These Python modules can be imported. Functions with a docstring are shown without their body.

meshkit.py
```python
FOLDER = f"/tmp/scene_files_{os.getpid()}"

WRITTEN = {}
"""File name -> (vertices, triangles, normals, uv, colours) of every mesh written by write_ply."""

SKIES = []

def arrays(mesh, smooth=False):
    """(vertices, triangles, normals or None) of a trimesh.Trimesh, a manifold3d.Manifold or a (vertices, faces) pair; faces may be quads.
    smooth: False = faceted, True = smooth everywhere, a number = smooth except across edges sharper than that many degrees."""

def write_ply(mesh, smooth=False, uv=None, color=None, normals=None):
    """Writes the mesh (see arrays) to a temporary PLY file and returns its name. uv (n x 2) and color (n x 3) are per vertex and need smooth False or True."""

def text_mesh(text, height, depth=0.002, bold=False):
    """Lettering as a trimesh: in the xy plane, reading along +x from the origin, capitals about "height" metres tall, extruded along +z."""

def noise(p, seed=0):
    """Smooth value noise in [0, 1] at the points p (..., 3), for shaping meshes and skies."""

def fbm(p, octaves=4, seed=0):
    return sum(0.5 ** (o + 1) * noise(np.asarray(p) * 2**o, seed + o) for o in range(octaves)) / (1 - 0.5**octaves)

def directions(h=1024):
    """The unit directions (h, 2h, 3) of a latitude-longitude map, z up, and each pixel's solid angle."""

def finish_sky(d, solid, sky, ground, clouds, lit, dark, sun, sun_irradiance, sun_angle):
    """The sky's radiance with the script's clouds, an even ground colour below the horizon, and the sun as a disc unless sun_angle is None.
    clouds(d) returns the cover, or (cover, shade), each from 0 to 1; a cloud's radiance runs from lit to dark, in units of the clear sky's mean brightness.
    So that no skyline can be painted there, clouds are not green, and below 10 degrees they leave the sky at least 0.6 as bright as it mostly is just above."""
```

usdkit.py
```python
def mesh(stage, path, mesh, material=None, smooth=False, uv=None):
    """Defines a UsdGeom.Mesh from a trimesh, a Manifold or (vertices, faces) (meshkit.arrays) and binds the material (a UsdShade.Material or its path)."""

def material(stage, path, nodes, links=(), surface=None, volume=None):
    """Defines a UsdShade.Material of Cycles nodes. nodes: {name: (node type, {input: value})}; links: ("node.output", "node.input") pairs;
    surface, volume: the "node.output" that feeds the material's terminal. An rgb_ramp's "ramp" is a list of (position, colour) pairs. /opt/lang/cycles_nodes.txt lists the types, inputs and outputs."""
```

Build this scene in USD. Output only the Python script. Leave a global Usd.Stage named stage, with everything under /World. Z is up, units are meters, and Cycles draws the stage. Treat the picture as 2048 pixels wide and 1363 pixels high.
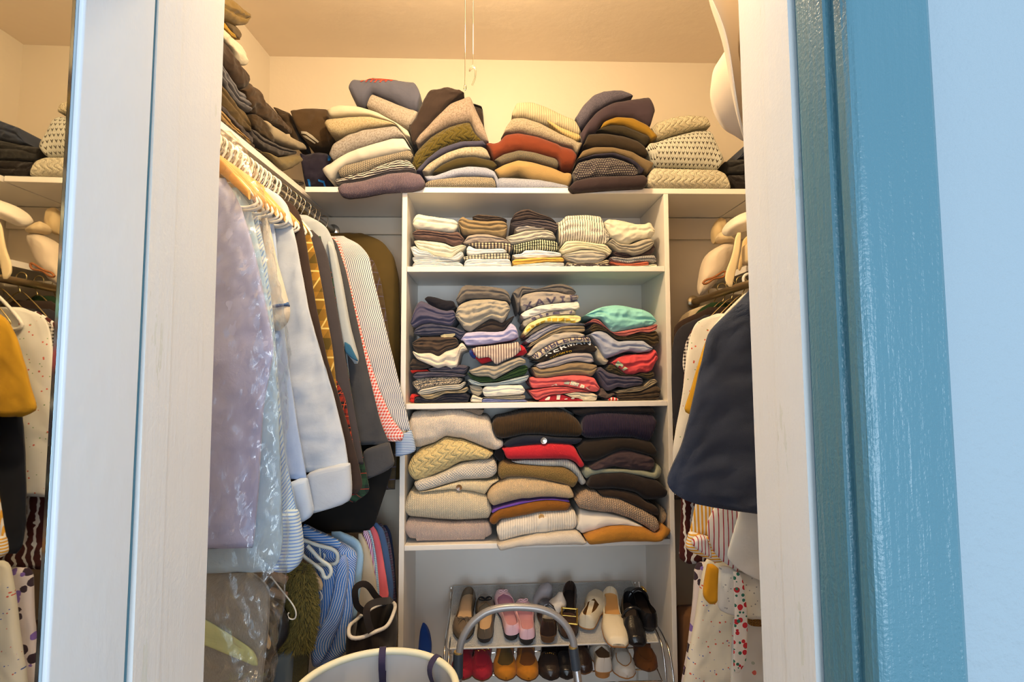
import math, random
import numpy as np, trimesh, usdkit, meshkit
from pxr import Usd, UsdGeom, UsdLux, UsdShade, Gf, Sdf, Vt
from scipy.interpolate import LinearNDInterpolator, NearestNDInterpolator
from scipy.ndimage import gaussian_filter1d

stage = Usd.Stage.CreateInMemory()
UsdGeom.SetStageUpAxis(stage, UsdGeom.Tokens.z)
UsdGeom.SetStageMetersPerUnit(stage, 1.0)
WORLD = UsdGeom.Xform.Define(stage, '/World')
UsdGeom.Scope.Define(stage, '/World/Looks')
stage.SetDefaultPrim(WORLD.GetPrim())

# ---------------------------------------------------------------- camera, light, exposure
CZ = 1.45                                   # eye height above the floor
FPX, IW, IH = 1080.0, 2048.0, 1363.0
YAW, PITCH, ROLL = math.radians(2.6), math.radians(3.45), 0.0105
F_ = np.array([math.sin(YAW) * math.cos(PITCH), math.cos(YAW) * math.cos(PITCH), math.sin(PITCH)])
R0 = np.array([math.cos(YAW), -math.sin(YAW), 0.0])
U0 = np.cross(R0, F_)
R_ = R0 * math.cos(ROLL) - U0 * math.sin(ROLL)
U_ = U0 * math.cos(ROLL) + R0 * math.sin(ROLL)
CAM = np.array([0.0, 0.0, CZ])
cam = UsdGeom.Camera.Define(stage, '/World/camera')
M = np.eye(4)
M[0, :3], M[1, :3], M[2, :3], M[3, :3] = R_, U_, -F_, CAM
cam.AddTransformOp().Set(Gf.Matrix4d(*M.ravel().tolist()))
cam.CreateHorizontalApertureAttr(36.0)
cam.CreateVerticalApertureAttr(36.0 * IH / IW)
cam.CreateFocalLengthAttr(36.0 * FPX / IW)
cam.CreateClippingRangeAttr(Gf.Vec2f(0.02, 200))
cam.CreateExposureAttr(0.38)
dome = UsdLux.DomeLight.Define(stage, '/World/daylight')      # soft cool daylight that fills the bedroom outside the closet
dome.CreateIntensityAttr(0.25)
dome.CreateColorAttr(Gf.Vec3f(0.70, 0.85, 1.0))
win = UsdLux.RectLight.Define(stage, '/World/bedroom_window_light')   # the bedroom's window, behind the camera to the left
win.CreateWidthAttr(1.7); win.CreateHeightAttr(1.7)
win.CreateIntensityAttr(6.0)
win.CreateColorAttr(Gf.Vec3f(0.77, 0.89, 1.0))
_w = UsdGeom.Xformable(win.GetPrim())
_w.AddTranslateOp().Set(Gf.Vec3d(0.25, -2.6, 1.15)); _w.AddRotateXYZOp().Set(Gf.Vec3f(90, 0, 4))
bulb = UsdLux.SphereLight.Define(stage, '/World/closet_bulb_light')   # the bulb on the closet's ceiling
bulb.CreateRadiusAttr(0.045)
bulb.CreateIntensityAttr(455.0)
bulb.CreateColorAttr(Gf.Vec3f(1.0, 0.745, 0.44))
UsdGeom.Xformable(bulb.GetPrim()).AddTranslateOp().Set(Gf.Vec3d(-0.03, 1.22, CZ + 1.2))

# ---------------------------------------------------------------- picture <-> place
FR = {'Z1': (400, 0, 3.408), 'Z2': (940, 0, 3.408), 'Z3': (780, 380, 3.17), 'A': (810, 400, 7.585), 'B': (1070, 400, 7.585),
      'C': (810, 560, 8.192), 'D': (810, 680, 7.877), 'E': (1020, 560, 10.483), 'F': (1030, 680, 10.483), 'G': (1150, 590, 10.779),
      'H': (1150, 690, 10.779), 'S1': (800, 800, 9.086), 'S2': (970, 800, 9.086), 'S3': (1140, 800, 9.086), 'S4': (800, 940, 8.519),
      'S5': (970, 940, 8.02), 'S6': (1140, 940, 8.02), 'K1': (880, 1150, 4.452), 'K2': (1330, 560, 4.0095), 'K3': (1330, 900, 2.943),
      'K4': (1380, 400, 5.679), 'K5': (0, 330, 3.681), 'K6': (440, 250, 4.396), 'K7': (520, 1040, 4.22), 'Z6': (400, 380, 2.84),
      'Z7': (400, 860, 2.709), 'P': (0, 0, 1.0)}

def px(frame, s):
    x0, y0, k = FR[frame]
    a = np.array([[float(t) for t in p.split(',')] for p in s.split()])
    return a / k + [x0, y0]

def ray(p):
    p = np.atleast_2d(p)
    return F_ + ((p[:, :1] - IW / 2) / FPX) * R_ - ((p[:, 1:2] - IH / 2) / FPX) * U_

def at(p, Y):
    d = ray(p)
    return CAM + d * (Y / d[:, 1:2])

def on_plane(p, o, n):
    d = ray(p)
    t = ((o - CAM) @ n) / (d @ n)
    return CAM + d * t[:, None]

# ---------------------------------------------------------------- scene tree
_used = {}
def path_for(name, parent=None):
    base = '/World' if parent is None else str(parent.GetPath())
    key = base + '/' + name
    n = _used.get(key, -1) + 1
    _used[key] = n
    return key if n == 0 else f'{key}_{n:03d}'

LABELS = {}
def tag(o, label=None, cat=None, group=None, kind=None):
    p = o.GetPrim() if hasattr(o, 'GetPrim') else o
    for k, v in (('label', label), ('category', cat), ('group', group), ('kind', kind)):
        if v:
            p.SetCustomDataByKey(k, v)
    if label and cat:
        LABELS.setdefault(label, []).append(str(p.GetPath()))
    return p

def thing(name, label, cat, loc=(0, 0, 0), rotz=0.0, group=None):
    x = UsdGeom.Xform.Define(stage, path_for(name))
    x.AddTranslateOp().Set(Gf.Vec3d(*map(float, loc)))
    if rotz:
        x.AddRotateZOp().Set(math.degrees(rotz))
    tag(x, label, cat, group)
    return x.GetPrim()

def obj(name, mesh, mat, parent=None, smooth=30, uv=None):
    m = usdkit.mesh(stage, path_for(name, parent), mesh, mat, smooth, uv)
    return m.GetPrim()

def struct(name, mesh, mat, parent=None, smooth=False):
    o = obj(name, mesh, mat, parent, smooth)
    if parent is None:
        tag(o, kind='structure')
    return o

def dup(src, loc, rotz=0.0, label=None, group=None):
    nm = src.GetName()
    nm = nm[:-4] if nm[-4:-3] == '_' and nm[-3:].isdigit() else nm
    x = UsdGeom.Xform.Define(stage, path_for(nm))
    x.AddTranslateOp().Set(Gf.Vec3d(*map(float, loc)))
    if rotz:
        x.AddRotateZOp().Set(math.degrees(rotz))
    p = x.GetPrim()
    was = dict(src.GetCustomData())
    tag(p, label or was['label'], was['category'], group or was.get('group'))
    p.GetReferences().AddInternalReference(src.GetPath())
    # own transform wins over the referenced one
    p.SetInstanceable(True)
    return p

# ---------------------------------------------------------------- materials
def lin(h):
    h = h.lstrip('#')
    a = np.array([int(h[i:i + 2], 16) / 255 for i in (0, 2, 4)])
    return np.where(a <= 0.04045, a / 12.92, ((a + 0.055) / 1.055) ** 2.4)

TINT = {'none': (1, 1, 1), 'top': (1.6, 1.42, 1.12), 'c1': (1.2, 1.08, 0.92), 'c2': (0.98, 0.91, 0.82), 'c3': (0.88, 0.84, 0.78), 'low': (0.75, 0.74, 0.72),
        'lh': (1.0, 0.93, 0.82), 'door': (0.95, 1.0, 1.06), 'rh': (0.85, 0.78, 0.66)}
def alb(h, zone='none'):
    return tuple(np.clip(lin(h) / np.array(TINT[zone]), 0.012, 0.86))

class G:
    """Cycles node graph builder: g(kind, output, **inputs) returns "node.output"; inputs may be such references."""
    def __init__(self):
        self.nodes, self.links = {}, []
    def __call__(self, kind, out, **kw):
        name = f'n{len(self.nodes)}'
        vals = {}
        for k, v in kw.items():
            if isinstance(v, str) and v.startswith('n') and '.' in v:
                self.links.append((v, f'{name}.{k}'))
            else:
                vals[k] = v
        self.nodes[name] = (kind, vals)
        return f'{name}.{out}'
    def m(self, op, a, b=0.5, c=0.0):
        return self('math', 'value', math_type=op, value1=a, value2=b, value3=c)
    def mix(self, f, a, b):
        return self('mix_color', 'result', fac=f, a=a, b=b)
    def done(self, name, surf):
        return usdkit.material(stage, '/World/Looks/' + name, self.nodes, self.links, surface=surf)

_mats = {}
def fabric(hexc, zone='none', fab='jersey', pat=None, rough=0.92, sheen=0.12, trans=0.0):
    key = (hexc, zone, fab, pat, rough, trans)
    if key in _mats:
        return _mats[key]
    g = G()
    uv = g('texture_coordinate', 'UV')
    sx = g('separate_xyz', 'x', vector=uv)
    sy = sx[:-1] + 'y'
    col = alb(hexc, zone)
    nz = g('noise_texture', 'fac', vector=uv, scale=60.0, detail=4.0, roughness=0.6)
    big = g('noise_texture', 'fac', vector=uv, scale=9.0, detail=2.0)
    dk, lt = tuple(c * 0.90 for c in col), tuple(min(c * 1.06, 0.88) for c in col)
    base = g.mix(g('map_range', 'result', value=big, from_min=0.3, from_max=0.7, clamp=True), dk, lt)
    def bands(coord, period, duty, phase=0.0, soft=0.0):
        f = g.m('fraction', g.m('add', g.m('divide', coord, period), 10.0 + phase))
        return g.m('less_than', f, duty)
    ops = (pat or '').split(':')
    kind = ops[0]
    if kind in ('vs', 'hs'):
        c2 = alb(ops[1], zone); p, d = float(ops[2]), float(ops[3])
        wob = g.m('multiply', g.m('subtract', g('noise_texture', 'fac', vector=uv, scale=14.0, detail=1.0), 0.5), p * 0.12)
        co = g.m('add', sx if kind == 'vs' else sy, wob)
        base = g.mix(bands(co, p, d), base, c2)
    elif kind == 'gingham':
        c2 = alb(ops[1], zone); p = float(ops[2])
        f = g.m('multiply', g.m('add', bands(sx, p, 0.5), bands(sy, p, 0.5)), 0.5)
        base = g.mix(f, base, c2)
    elif kind == 'plaid':
        c2, c3, p = alb(ops[1], zone), alb(ops[2], zone), float(ops[3])
        f = g.m('multiply', g.m('add', bands(sx, p, 0.4), bands(sy, p, 0.4)), 0.5)
        base = g.mix(f, base, c2)
        l = g.m('maximum', bands(sx, p, 0.06, 0.3), bands(sy, p, 0.06, 0.3))
        base = g.mix(l, base, c3)
    elif kind == 'melange':
        c2 = alb(ops[1], zone); s = float(ops[2]) if len(ops) > 2 else 420.0
        f = g('map_range', 'result', value=g('noise_texture', 'fac', vector=uv, scale=s, detail=2.0, roughness=0.7), from_min=0.42, from_max=0.62, clamp=True)
        base = g.mix(f, base, c2)
    elif kind in ('hearts', 'fair'):
        c2 = alb(ops[1], zone); p = float(ops[2])
        yy = g.m('divide', sy, p * (1.35 if kind == 'hearts' else 1.0))
        row = g.m('floor', yy)
        fy = g.m('fraction', g.m('add', yy, 10.0))
        fx = g.m('fraction', g.m('add', g.m('divide', sx, p), g.m('multiply', row, 0.5)))
        ax = g.m('absolute', g.m('subtract', fx, 0.5))
        # a V / heart: two lobes that meet in a point below
        hy = g.m('subtract', fy, 0.22)
        lo = g.m('less_than', ax, g.m('multiply', hy, 0.62))
        nt = g.m('greater_than', g.m('add', ax, 0.62 if kind == 'hearts' else 0.5), g.m('multiply', fy, 1.0))
        hi = g.m('less_than', ax, 0.30 if kind == 'hearts' else 0.34)
        base = g.mix(g.m('multiply', g.m('multiply', lo, nt), hi), base, c2)
    elif kind == 'spots':            # scattered small flowers: spots:c2:c3:cell scale:size
        c2, c3, s, r = alb(ops[1], zone), alb(ops[2], zone), float(ops[3]), float(ops[4])
        v = g('voronoi_texture', 'distance', vector=uv, scale=s)
        v2 = g('voronoi_texture', 'distance', vector=g('mapping', 'vector', vector=uv, location=(0.31, 0.17, 0.0)), scale=s * 1.25)
        w = g.m('multiply', g.m('subtract', nz, 0.5), 0.18)
        base = g.mix(g.m('less_than', g.m('add', v, w), r), base, c2)
        base = g.mix(g.m('less_than', g.m('add', v2, w), r * 0.8), base, c3)
    elif kind == 'zebra':
        c2, p = alb(ops[1], zone), float(ops[2])
        w = g('wave_texture', 'fac', vector=uv, wave_type='bands', bands_direction='x', scale=1.0 / p / 3.2, distortion=5.0, detail=2.0, detail_scale=2.0)
        base = g.mix(g.m('greater_than', w, 0.80), base, c2)
    elif kind == 'eyelet':
        v = g('voronoi_texture', 'distance', vector=uv, scale=float(ops[2]))
        base = g.mix(g.m('less_than', v, 0.16), base, alb(ops[1], zone))
    # relief of the cloth
    if fab in ('knit', 'rib', 'waffle', 'cable', 'chunky'):
        p = {'knit': 0.0042, 'rib': 0.0085, 'waffle': 0.010, 'cable': 0.05, 'chunky': 0.008}[fab]
        sxp = g.m('multiply', sx, 2 * math.pi / p)
        syp = g.m('multiply', sy, 2 * math.pi / p)
        if fab == 'rib':
            h = g.m('power', g.m('absolute', g.m('sine', g.m('multiply', sxp, 0.5))), 0.6)
            amp = 0.0022
        elif fab == 'cable':
            tw = g.m('multiply', g.m('sine', g.m('multiply', sy, 2 * math.pi / 0.034)), 1.1)
            rope = g.m('power', g.m('absolute', g.m('sine', g.m('add', g.m('multiply', sxp, 1.0), tw))), 0.7)
            st = g.m('sine', g.m('add', g.m('multiply', sx, 2 * math.pi / 0.006), g.m('multiply', g.m('sine', g.m('multiply', sy, 2 * math.pi / 0.006)), 0.9)))
            h = g.m('add', rope, g.m('multiply', st, 0.16)); amp = 0.0048
        elif fab == 'waffle':
            h = g.m('multiply', g.m('sine', sxp), g.m('sine', syp)); amp = 0.0018
        else:
            h = g.m('sine', g.m('add', sxp, g.m('multiply', g.m('absolute', g.m('sine', g.m('multiply', syp, 0.5))), 2.0)))
            amp = 0.0006 if fab == 'knit' else 0.0016
        h = g.m('add', h, g.m('multiply', nz, 0.5))
        # the hollows of the stitches hold a slightly deeper shade of the yarn
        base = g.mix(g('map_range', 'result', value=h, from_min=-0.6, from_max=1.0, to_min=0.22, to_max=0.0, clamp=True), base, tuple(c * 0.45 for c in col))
        bump = g('bump', 'normal', height=h, strength=0.9, distance=amp)
    elif fab == 'wool':
        h = g('noise_texture', 'fac', vector=uv, scale=500.0, detail=3.0, roughness=0.7)
        h = g.m('add', h, g.m('multiply', nz, 0.6))
        bump = g('bump', 'normal', height=h, strength=0.8, distance=0.0018)
    elif fab == 'fur':
        h = g('noise_texture', 'fac', vector=g('mapping', 'vector', vector=uv, scale=(1.0, 0.25, 1.0)), scale=420.0, detail=4.0, roughness=0.7)
        base = g.mix(h, tuple(c * 0.35 for c in col), base)
        bump = g('bump', 'normal', height=h, strength=1.0, distance=0.006)
    else:
        h = g.m('add', g.m('multiply', nz, 1.0), g.m('multiply', big, 3.0))
        bump = g('bump', 'normal', height=h, strength=0.45, distance=0.0016)
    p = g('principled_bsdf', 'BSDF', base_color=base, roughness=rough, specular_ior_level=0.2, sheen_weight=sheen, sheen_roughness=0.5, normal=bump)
    if trans:
        p = g('mix_closure', 'closure', fac=trans, closure1=p, closure2=g('translucent_bsdf', 'BSDF', color=base))
    m = g.done(f'cloth_{len(_mats):03d}', p)
    _mats[key] = m
    return m

def paint(name, col, rough=0.45, bump=0.0, scale=40.0, stretch=(1, 1, 1), patches=None, spec=0.5, strokes=False):
    g = G()
    pos = g('geometry', 'position')
    base = col
    big = g('noise_texture', 'fac', vector=pos, scale=3.0, detail=3.0)
    base = g.mix(big, tuple(c * 0.96 for c in col), tuple(min(1, c * 1.03) for c in col))
    if patches is not None:                     # worn-through spots of an older coat
        n = g('noise_texture', 'fac', vector=g('mapping', 'vector', vector=pos, scale=(14, 14, 2.6)), scale=1.6, detail=5.0, roughness=0.65)
        base = g.mix(g.m('greater_than', n, 0.66), base, patches)
    kw = {}
    if bump:
        v = g('mapping', 'vector', vector=pos, scale=stretch)
        h = g('noise_texture', 'fac', vector=v, scale=scale, detail=4.0, roughness=0.55)
        if strokes:
            h2 = g('noise_texture', 'fac', vector=pos, scale=220.0, detail=2.0)
            h = g.m('add', h, g.m('multiply', h2, 0.35))
        kw['normal'] = g('bump', 'normal', height=h, strength=0.6, distance=bump)
    return g.done(name, g('principled_bsdf', 'BSDF', base_color=base, roughness=rough, specular_ior_level=spec, **kw))

def plain(name, col, rough=0.5, metallic=0.0, spec=0.5, coat=0.0, bump=0.0, scale=200.0):
    g = G()
    kw = {}
    if bump:
        h = g('noise_texture', 'fac', vector=g('texture_coordinate', 'object'), scale=scale, detail=3.0)
        kw['normal'] = g('bump', 'normal', height=h, strength=0.7, distance=bump)
    return g.done(name, g('principled_bsdf', 'BSDF', base_color=tuple(col), roughness=rough, metallic=metallic, specular_ior_level=spec, coat_weight=coat, **kw))

def wood_mat(name, c1, c2, rough=0.4):
    g = G()
    v = g('mapping', 'vector', vector=g('texture_coordinate', 'object'), scale=(6, 60, 60))
    n = g('noise_texture', 'fac', vector=v, scale=3.0, detail=5.0, distortion=0.6)
    return g.done(name, g('principled_bsdf', 'BSDF', base_color=g.mix(n, c1, c2), roughness=rough))

# ---------------------------------------------------------------- mesh helpers
def box(x0, x1, y0, y1, z0, z1):
    b = trimesh.creation.box((x1 - x0, y1 - y0, z1 - z0))
    b.apply_translation(((x0 + x1) / 2, (y0 + y1) / 2, (z0 + z1) / 2))
    return b

def rbox(x0, x1, y0, y1, z0, z1, r=0.003):
    """A box with rounded edges (hull of small spheres)."""
    r = min(r, (x1 - x0) * .49, (y1 - y0) * .49, (z1 - z0) * .49)
    s = trimesh.creation.icosphere(1, r).vertices
    v = np.concatenate([s + [x, y, z] for x in (x0 + r, x1 - r) for y in (y0 + r, y1 - r) for z in (z0 + r, z1 - r)])
    return trimesh.convex.convex_hull(v)

def prism(xy, z0, z1):
    """A vertical prism over a plan outline."""
    from shapely.geometry import Polygon
    m = trimesh.creation.extrude_polygon(Polygon(xy), z1 - z0, engine='earcut')
    m.apply_translation((0, 0, z0))
    return m

def cat(ms):
    return trimesh.util.concatenate(ms)

def tube(pts, r, sides=10, closed=False):
    p = np.asarray(pts, float)
    if closed:
        t = np.roll(p, -1, 0) - np.roll(p, 1, 0)
    else:
        t = np.gradient(p, axis=0)
    t /= np.linalg.norm(t, axis=1, keepdims=True) + 1e-12
    a = np.zeros_like(p)
    ref = np.array([0, 0, 1.0]) if abs(t[0, 2]) < 0.9 else np.array([1.0, 0, 0])
    a[0] = np.cross(t[0], ref); a[0] /= np.linalg.norm(a[0])
    for i in range(1, len(p)):
        a[i] = a[i - 1] - t[i] * (a[i - 1] @ t[i]); a[i] /= np.linalg.norm(a[i]) + 1e-12
    b = np.cross(t, a)
    ang = np.arange(sides) * 2 * np.pi / sides
    rr = np.broadcast_to(r, (len(p),))
    v = p[:, None] + rr[:, None, None] * (np.cos(ang)[None, :, None] * a[:, None] + np.sin(ang)[None, :, None] * b[:, None])
    n = len(p)
    f = []
    for i in range(n if closed else n - 1):
        k = (i + 1) % n
        for j in range(sides):
            l = (j + 1) % sides
            f += [[i * sides + j, i * sides + l, k * sides + l], [i * sides + j, k * sides + l, k * sides + j]]
    V = v.reshape(-1, 3)
    if not closed:
        V = np.vstack([V, p[0], p[-1]])
        for j in range(sides):
            l = (j + 1) % sides
            f += [[len(V) - 2, l, j], [len(V) - 1, (n - 1) * sides + j, (n - 1) * sides + l]]
    m = trimesh.Trimesh(V, np.array(f), process=False)
    if m.volume < 0:
        m.invert()
    return m

def spline(pts, n=40, closed=False):
    from scipy.interpolate import splprep, splev
    p = np.asarray(pts, float)
    if closed:
        p = np.vstack([p, p[0]])
    tck, _ = splprep(p.T, s=0, k=min(3, len(p) - 1), per=closed)
    return np.array(splev(np.linspace(0, 1, n, endpoint=not closed), tck)).T

def loft(rings, cap=True):
    """rings: (n, m, 3) closed sections. Returns a closed, outward trimesh and the vertex order is rings then the two cap centres."""
    rings = np.asarray(rings, float)
    n, m = rings.shape[:2]
    i, j = np.meshgrid(np.arange(n - 1), np.arange(m), indexing='ij')
    a, b, c, d = i * m + j, i * m + (j + 1) % m, (i + 1) * m + (j + 1) % m, (i + 1) * m + j
    f = np.concatenate([np.stack([a, b, c], -1).reshape(-1, 3), np.stack([a, c, d], -1).reshape(-1, 3)])
    V = rings.reshape(-1, 3)
    if cap:
        V = np.vstack([V, rings[0].mean(0), rings[-1].mean(0)])
        k = np.arange(m)
        f = np.vstack([f, np.stack([np.full(m, n * m), (k + 1) % m, k], 1), np.stack([np.full(m, n * m + 1), (n - 1) * m + k, (n - 1) * m + (k + 1) % m], 1)])
    t = trimesh.Trimesh(V, f, process=False)
    if t.volume < 0:
        f = f[:, ::-1]
        t = trimesh.Trimesh(V, f, process=False)
    return t

def slices(poly, n, axis):
    """Span of the outline across `axis` at n steps along it: positions, low, high."""
    a, b = poly[:, axis], poly[:, 1 - axis]
    lo, hi = a.min(), a.max()
    e = (hi - lo) * 0.004
    u = np.linspace(0, 1, n)
    u = u * 0.7 + 0.3 * (0.5 - 0.5 * np.cos(np.pi * u))
    s = lo + e + u * (hi - lo - 2 * e)
    L, H = np.full(n, np.inf), np.full(n, -np.inf)
    for k in range(len(poly)):
        a0, a1, b0, b1 = a[k], a[(k + 1) % len(poly)], b[k], b[(k + 1) % len(poly)]
        if abs(a1 - a0) < 1e-9:
            continue
        t = (s - a0) / (a1 - a0)
        on = (t >= -1e-9) & (t <= 1 + 1e-9)
        v = b0 + t * (b1 - b0)
        L[on] = np.minimum(L[on], v[on]); H[on] = np.maximum(H[on], v[on])
    L, H = gaussian_filter1d(L, 1.1), gaussian_filter1d(H, 1.1)
    return s, L, H

ZONE = 'none'
def wrinkle(x, y, seed):
    """Sharp-creased relief from 0 to 1 for cloth."""
    p = np.stack([x, y, np.full_like(x, seed * 3.7)], -1)
    a = 1 - np.abs(2 * meshkit.noise(p, seed) - 1)
    b = 1 - np.abs(2 * meshkit.noise(p * 2.1 + 5, seed + 9) - 1)
    return 0.65 * a ** 1.6 + 0.35 * b ** 1.6

def folded(name, label, category, frame, poly, hexc, fab='jersey', pat=None, Y=2.0, D=0.26, layers=1, amp=None, group=None, zone=None, base=None,
           plane=None, seed=None, rf=None, parent=None, gap=0.0005, mat=None, tilt=0.0, over=None):
    """A folded garment: the outline (picture coordinates, taken to its real plane) swept back to its real depth, with a rounded front fold, layers and creases."""
    zone = zone or ZONE
    pp = px(frame, poly)
    if plane is None:
        o, s_ax, n_ax = np.array([0, Y, 0.0]), np.array([1.0, 0, 0]), np.array([0, -1.0, 0])
        w = at(pp, Y)
    else:
        o, s_ax, n_ax = plane
        w = on_plane(pp, o, n_ax)
    st = np.stack([(w - o) @ s_ax, w[:, 2]], 1)
    seed = seed if seed is not None else (abs(hash_str(label)) % 997)
    N = int(np.clip((st[:, 0].max() - st[:, 0].min()) / 0.0042, 26, 74))
    s, bot, top = slices(st, N, 0)
    if base is not None:
        bot = np.maximum(bot, base + 0.0004)
        near = bot - base < 0.010
        bot = np.where(near, base + 0.0004, bot)
        top = np.maximum(top, bot + 0.004)
    h, mid = np.maximum((top - bot) / 2 - gap, 0.0012), (top + bot) / 2
    r = min(0.022, 0.3 * (s[-1] - s[0]), 1.1 * h.max())
    d = np.minimum(s - s[0], s[-1] - s)
    e = np.where(d < r, np.sqrt(np.clip(1 - (1 - d / r) ** 2, 0.03, 1)), 1.0)
    h = h * (0.35 + 0.65 * e)
    sweater = fab in ('knit', 'rib', 'cable', 'waffle', 'chunky', 'wool', 'fleece')
    amp = amp if amp is not None else (0.0062 if sweater else 0.0135)
    nf = 30
    ph = np.linspace(-np.pi / 2, np.pi / 2, nf)
    sp, cp = np.sin(ph), np.cos(ph)
    q = np.sign(sp) * np.abs(sp) ** 0.85
    R = np.minimum(h * (1.0 if sweater else 0.7), rf or 0.04)
    S = np.repeat(s[:, None], nf, 1)
    T = mid[:, None] + h[:, None] * q[None]
    Nn = -R[:, None] * (1 - cp[None]) - (1 - e)[:, None] * r * 0.7
    rng = np.random.default_rng(seed)
    lv = q[None] + 0.22 * (meshkit.noise(np.stack([S * 14, q[None] * 0.6 + S * 0, S * 0 + seed], -1), seed) - 0.5) * 2
    if layers > 1:
        for k in range(1, layers):
            c = -1 + 2 * k / layers + rng.uniform(-0.12, 0.12)
            Nn = Nn - (0.007 + 0.004 * rng.random()) * np.exp(-((lv - c) / (0.16 / layers + 0.045)) ** 2) * (cp[None] ** 0.3)
    sl = rng.uniform(-0.7, 0.7)
    wr = wrinkle(S * (13 if sweater else 20) + T * sl * 10, T * (16 if sweater else 34), seed) - 0.55
    wr = wr + 0.5 * (wrinkle(S * 34 - T * sl * 20, T * 60, seed + 21) - .55) * (0 if sweater else 1)
    Nn = Nn + amp * wr * np.clip(cp[None] * 1.6, 0, 1) - amp * 0.3
    T = T + (0.0010 if sweater else 0.0016) * (meshkit.noise(np.stack([S * 60, T * 60, S * 0 + seed], -1), seed + 3) - 0.5) * cp[None]
    # back of the pile: top and bottom run back level, closed by a rounded rear fold
    kb = [0.35, 0.7, 0.94, 1.0]
    if over is not None:
        kb = [(UY0 - Y - .004) / D, (UY0 - Y + .003) / D] + kb
    up = [np.stack([s, -D * k + 0 * s, mid + tilt * D * k + h * (1 if k < 0.9 else (0.8 if k < 1 else 0.35))], -1) for k in kb]
    dn = [np.stack([s, -D * k + 0 * s, mid + tilt * D * k - h * (1 if k < 0.9 else (0.8 if k < 1 else 0.35))], -1) for k in kb[::-1]]
    prof = np.concatenate([np.stack([S, Nn, T], -1), np.stack(up + dn, 1)], 1)
    P3 = o * [1, 1, 0] + prof[..., 0:1] * s_ax + prof[..., 1:2] * n_ax + prof[..., 2:3] * np.array([0, 0, 1.0])
    m = loft(P3)
    arc = np.cumsum(np.linalg.norm(np.diff(np.concatenate([prof[:, :1], prof], 1)[..., 1:], axis=1), axis=2), 1)
    uv = np.stack([np.repeat(s[:, None], prof.shape[1], 1), arc], -1).reshape(-1, 2)
    uv = np.vstack([uv, uv[:1], uv[-1:]])
    if over is not None:      # lies on the shelf, only its front droops over the edge
        v = m.vertices
        v[:, 2] = np.where(v[:, 1] > UY0 - .003, np.maximum(v[:, 2], over + 0.0003), v[:, 2])
    if base is not None:      # nothing sinks into the shelf
        m.vertices[:, 2] = np.maximum(m.vertices[:, 2], base + 0.0002)
    mt = mat or fabric(hexc, zone, fab, pat)
    pr = obj(name, m, mt, parent, True, uv)
    if parent is None:
        tag(pr, label, category, group)
    elif label and not label.startswith('_'):
        tag(pr, label)
    FRONT[str(pr.GetPath())] = (S.ravel(), T.ravel(), Nn.ravel(), o, s_ax, n_ax)
    return pr

FRONT = {}
def hash_str(s):
    v = 7
    for ch in s:
        v = (v * 131 + ord(ch)) & 0x7FFFFFFF
    return v

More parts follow.
